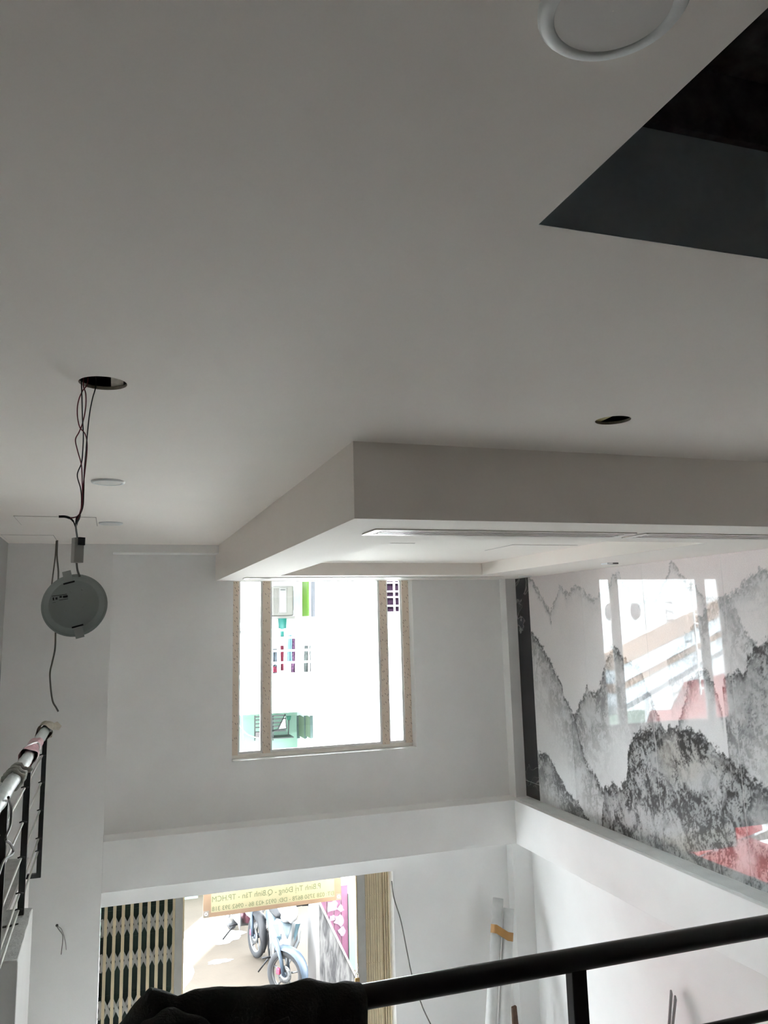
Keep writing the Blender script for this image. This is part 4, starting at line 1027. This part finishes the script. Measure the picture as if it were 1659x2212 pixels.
# ------------------------------------------------------------------ scooters parked in the lane (local axes: front = -Y, base on the ground)
M_tyre = mat('tyre_rubber', (.027, .029, .031), .85)
M_rim = mat('rim_silver', (.15, .158, .162), .35, metal=.5)
M_fork = mat('fork_bluegrey', (.045, .066, .092), .4, var=.05)
M_blk = mat('trim_black', (.008, .009, .011), .5)
M_wht = mat('fairing_white', (.27, .28, .285), .3)
M_pink = mat('brake_pink', (.25, .025, .06), .5)
M_mirr = mat('chrome', (.6, .6, .6), .15, metal=.9)
def wheel(parent, y, r, steer, name, tw=.045):
    c = Vector((0, y, r)); Mx = Matrix.Translation(c) @ Matrix.Rotation(steer, 4, 'Z')
    ty = MB().lathe([(r - tw * 1.0 + tw * math.cos(t) * 1.0, tw * .85 * math.sin(t)) for t in [2 * math.pi * i / 12 for i in range(12)]], axis='X', n=40, close=True).build(name, M_tyre, parent, M=Mx)
    ri = r - 2 * tw
    MB().lathe([(ri + .022, -.028), (ri + .028, -.022), (ri + .012, -.016), (ri + .012, .016), (ri + .028, .022), (ri + .022, .028), (ri, .018), (ri, -.018)], axis='X', n=40, close=True).build('rim', M_rim, ty, M=Mx)
    for k in range(5):
        a = 2 * math.pi * k / 5 + .3
        p = [Vector((0, .03 * math.cos(a), .03 * math.sin(a))), Vector((0, (ri + .005) * math.cos(a), (ri + .005) * math.sin(a)))]
        MB().tube(p, [.014, .011], 8).build('spoke', M_rim, ty, M=Mx)
    MB().lathe([(.0005, -.05), (.03, -.05), (.035, -.02), (.035, .02), (.03, .05), (.0005, .05)], axis='X', n=16).build('hub', M_fork, ty, M=Mx)
    return ty, Mx
def loft(secs):
    n = len(secs[0]); mb = MB(); vs = [p for s_ in secs for p in s_]
    fs = [(i * n + j, i * n + (j + 1) % n, (i + 1) * n + (j + 1) % n, (i + 1) * n + j) for i in range(len(secs) - 1) for j in range(n)]
    fs += [tuple(range(n))[::-1], tuple(range((len(secs) - 1) * n, len(secs) * n))]
    return mb.add(vs, fs, True)
def shell(px, thick=.02):
    """front shield: px rows of (z, halfwidth, y centre, y at edge)"""
    vs = []; fs = []; K = 9
    for z, hw, yc, ye in px:
        for j in range(K):
            u_ = -1 + 2 * j / (K - 1); vs.append((hw * u_, yc + (ye - yc) * abs(u_) ** 1.6, z))
    for i in range(len(px) - 1):
        for j in range(K - 1): fs.append((i * K + j, i * K + j + 1, (i + 1) * K + j + 1, (i + 1) * K + j))
    return MB().add(vs, fs, True)
def scooter(loc, rot, steer, label, M_front, M_fend, M_mid, bag):
    t = thing('motor_scooter', label, 'scooter', loc, rot=(0, math.radians(4), rot), group='scooters in the lane')
    r = .285
    fw, Mx = wheel(t, -.62, r, steer, 'front_wheel')
    MB().lathe([(.02, .034), (.105, .034), (.105, .038), (.02, .038)], axis='X', n=30, close=True).build('brake_disc', M_rim, fw, M=Mx @ Matrix.Rotation(math.pi, 4, 'Z'))
    for k in range(10):
        a = 2 * math.pi * k / 10; MB().lathe([(.007, -.0335), (.007, -.0385), (.0003, -.0385)], (0, .085 * math.cos(a), .085 * math.sin(a)), axis='X', n=8).build('disc_hole', M_blk, fw, M=Mx)
    MB().box(-.07, -.03, .055, .115, -.01, .065).build('brake_caliper', M_pink, fw, .01, M=Mx)
    Ms = Matrix.Translation((0, -.62, r)) @ Matrix.Rotation(steer, 4, 'Z')
    for sx in (-1, 1):
        MB().tube([(sx * .065, .0, 0), (sx * .065, .05, .18), (sx * .06, .16, .42)], [.022, .026, .028], 12).build('fork_leg', M_fork, t, M=Ms)
    # front mudguard follows the wheel
    vs = []; fs = []; K = 7; NA = 14
    for i in range(NA):
        a = math.radians(205 - 150 * i / (NA - 1)); tp_ = min(1, .35 + 2.2 * i / (NA - 1)) * (1 if i < NA - 3 else .8 - .25 * (i - NA + 3))
        for j in range(K):
            u_ = -1 + 2 * j / (K - 1); rr = r + .045 - .045 * abs(u_) ** 2
            vs.append((u_ * .085 * tp_, rr * math.cos(a), rr * math.sin(a) + .005))
    for i in range(NA - 1):
        for j in range(K - 1): fs.append((i * K + j, i * K + j + 1, (i + 1) * K + j + 1, (i + 1) * K + j))
    o = MB().add(vs, fs, True).build('front_mudguard', M_fend, t, M=Ms); s_ = o.modifiers.new('t', 'SOLIDIFY'); s_.thickness = .006
    # shield
    o = shell([(.46, .04, -.50, -.47), (.52, .11, -.53, -.43), (.60, .17, -.56, -.40), (.70, .18, -.54, -.36), (.80, .16, -.48, -.33), (.86, .12, -.44, -.34)]).build('front_shield', M_front, t); s_ = o.modifiers.new('t', 'SOLIDIFY'); s_.thickness = .012
    o = shell([(.68, .006, -.572, -.570), (.74, .035, -.54, -.53), (.80, .06, -.507, -.49), (.865, .085, -.46, -.44)]).build('centre_panel', M_mid, t); s_ = o.modifiers.new('t', 'SOLIDIFY'); s_.thickness = .012
    for sx in (-1, 1):
        MB().prism([(sx * .10, -.545, .64), (sx * .185, -.44, .82), (sx * .115, -.475, .83), (sx * .085, -.548, .70)], (0, -.012, 0)).build('turn_signal', mat('smoke_lens', (.05, .09, .11), .2), t)
        MB().prism([(sx * .19, -.40, .58), (sx * .205, -.36, .70), (sx * .12, -.10, .32), (sx * .11, -.20, .24)], (sx * .012, 0, 0)).build('leg_guard', M_front, t)
    # handlebar head with headlamp, grips, mirrors
    hd = loft([[(x * w_, y0 + .02 * abs(x), z) for x, z in ((-1, z0), (-.7, z0 - .05), (0, z0 - .07), (.7, z0 - .05), (1, z0), (.6, z0 + .06), (0, z0 + .075), (-.6, z0 + .06))] for y0, w_, z0 in ((-.50, .06, .97), (-.46, .115, .985), (-.36, .13, 1.0), (-.28, .10, 1.01))]).build('handlebar_head', M_front, t, M=None)
    MB().lathe([(.0005, -.525), (.05, -.52), (.07, -.495)], (0, 0, .965), axis='Y', n=18).build('headlamp', mat('lens_clear', (.55, .6, .62), .1), t)
    for sx in (-1, 1):
        MB().tube([(sx * .10, -.35, 1.0), (sx * .24, -.31, 1.01)], .014, 8).build('handlebar', M_blk, t)
        MB().tube([(sx * .22, -.315, 1.01), (sx * .36, -.27, 1.0)], .021, 10).build('grip', M_blk, t)
        MB().tube([(sx * .20, -.33, 1.02), (sx * .27, -.33, 1.14)], .006, 6).build('mirror_arm', M_blk, t)
        MB().lathe([(.0005, -.34), (.045, -.335), (.05, -.32), (.03, -.305), (.0005, -.30)], (sx * .29, 0, 1.17), axis='Y', n=14).build('mirror', M_blk, t)
    # body, seat, tail
    loft([[(x * w_, y0, z0 + z * h_) for x, z in ((-1, -.2), (-.6, -1), (.6, -1), (1, -.2), (.8, .8), (0, 1), (-.8, .8))] for y0, w_, z0, h_ in ((-.30, .07, .52, .16), (-.05, .10, .44, .14), (.25, .13, .56, .17), (.55, .14, .64, .14), (.85, .08, .72, .08))]).build('body', M_mid, t)
    loft([[(x * w_, y0, z0 + z * .045) for x, z in ((-1, -.5), (0, -.8), (1, -.5), (.8, .7), (0, 1), (-.8, .7))] for y0, w_, z0 in ((.05, .07, .76), (.25, .13, .78), (.60, .14, .80), (.82, .09, .83))]).build('seat', M_blk, t)
    MB().box(-.10, .10, -.12, .28, .26, .44).build('engine', M_rim, t, .03)
    rw, _ = wheel(t, .62, r, 0, 'rear_wheel', .05)
    MB().tube([(.13, .05, .30), (.15, .35, .32), (.16, .75, .42)], [.025, .05, .055], 14).build('exhaust', M_rim, t)
    MB().tube([(-.09, .55, .30), (-.10, .50, .62)], .03, 10).build('shock_absorber', M_mirr, t)
    loft([[(x * .07, y0, z0 + z * .02) for x, z in ((-1, 0), (0, 1), (1, 0), (0, -.6))] for y0, z0 in ((.55, .60), (.85, .52), (.95, .38))]).build('rear_mudguard', M_blk, t)
    MB().tube([(-.12, .1, .22), (-.24, .2, .01)], .011, 8).build('side_stand', M_blk, t)
    for sx in (-1, 1): MB().tube([(sx * .10, -.02, .27), (sx * .24, -.04, .27)], .014, 8).build('foot_peg', M_blk, t)
    return t
Mb = mat('shield_bluegrey', (.07, .095, .11), .35); Mr = mat('maroon_panel', (.10, .035, .05), .35); Mf2 = mat('fender_grey', (.16, .16, .165), .35)
sc1 = scooter((2.30, 11.63, 0), math.radians(-3), math.radians(48), 'white and blue-grey scooter with pink brake caliper parked nearest', M_wht, M_fork, Mb, True)
sc2 = scooter((2.03, 13.02, 0), math.radians(9), math.radians(4), 'scooter with maroon front panel parked behind the nearer one', M_wht, M_blk, Mr, False)
# plastic bag over the nearer scooter's headlamp
bgp = thing('plastic_bag', 'white plastic bag pulled over the headlamp of the nearer scooter', 'bag', (2.42, 11.05, .9))
random.seed(21); vs = []; fs = []; NA, NB = 16, 10
cb2 = sc1.matrix_basis @ Vector((0.02, -.46, .96))
for i in range(NB):
    ph = math.pi * i / (NB - 1)
    for j in range(NA):
        a = 2 * math.pi * j / NA; rr = 1 + .16 * math.sin(3 * a + 2 * ph) + random.uniform(-.08, .08)
        vs.append((cb2.x + .115 * rr * math.sin(ph) * math.cos(a), cb2.y - .02 + .10 * rr * math.sin(ph) * math.sin(a), cb2.z + .105 * math.cos(ph) * rr))
fs = [(i * NA + j, i * NA + (j + 1) % NA, (i + 1) * NA + (j + 1) % NA, (i + 1) * NA + j) for i in range(NB - 1) for j in range(NA)]
MB().add(vs, fs, True).build('bag_film', mat('bag_white', (.26, .26, .265), .3, bump=.5, bscale=12), bgp)
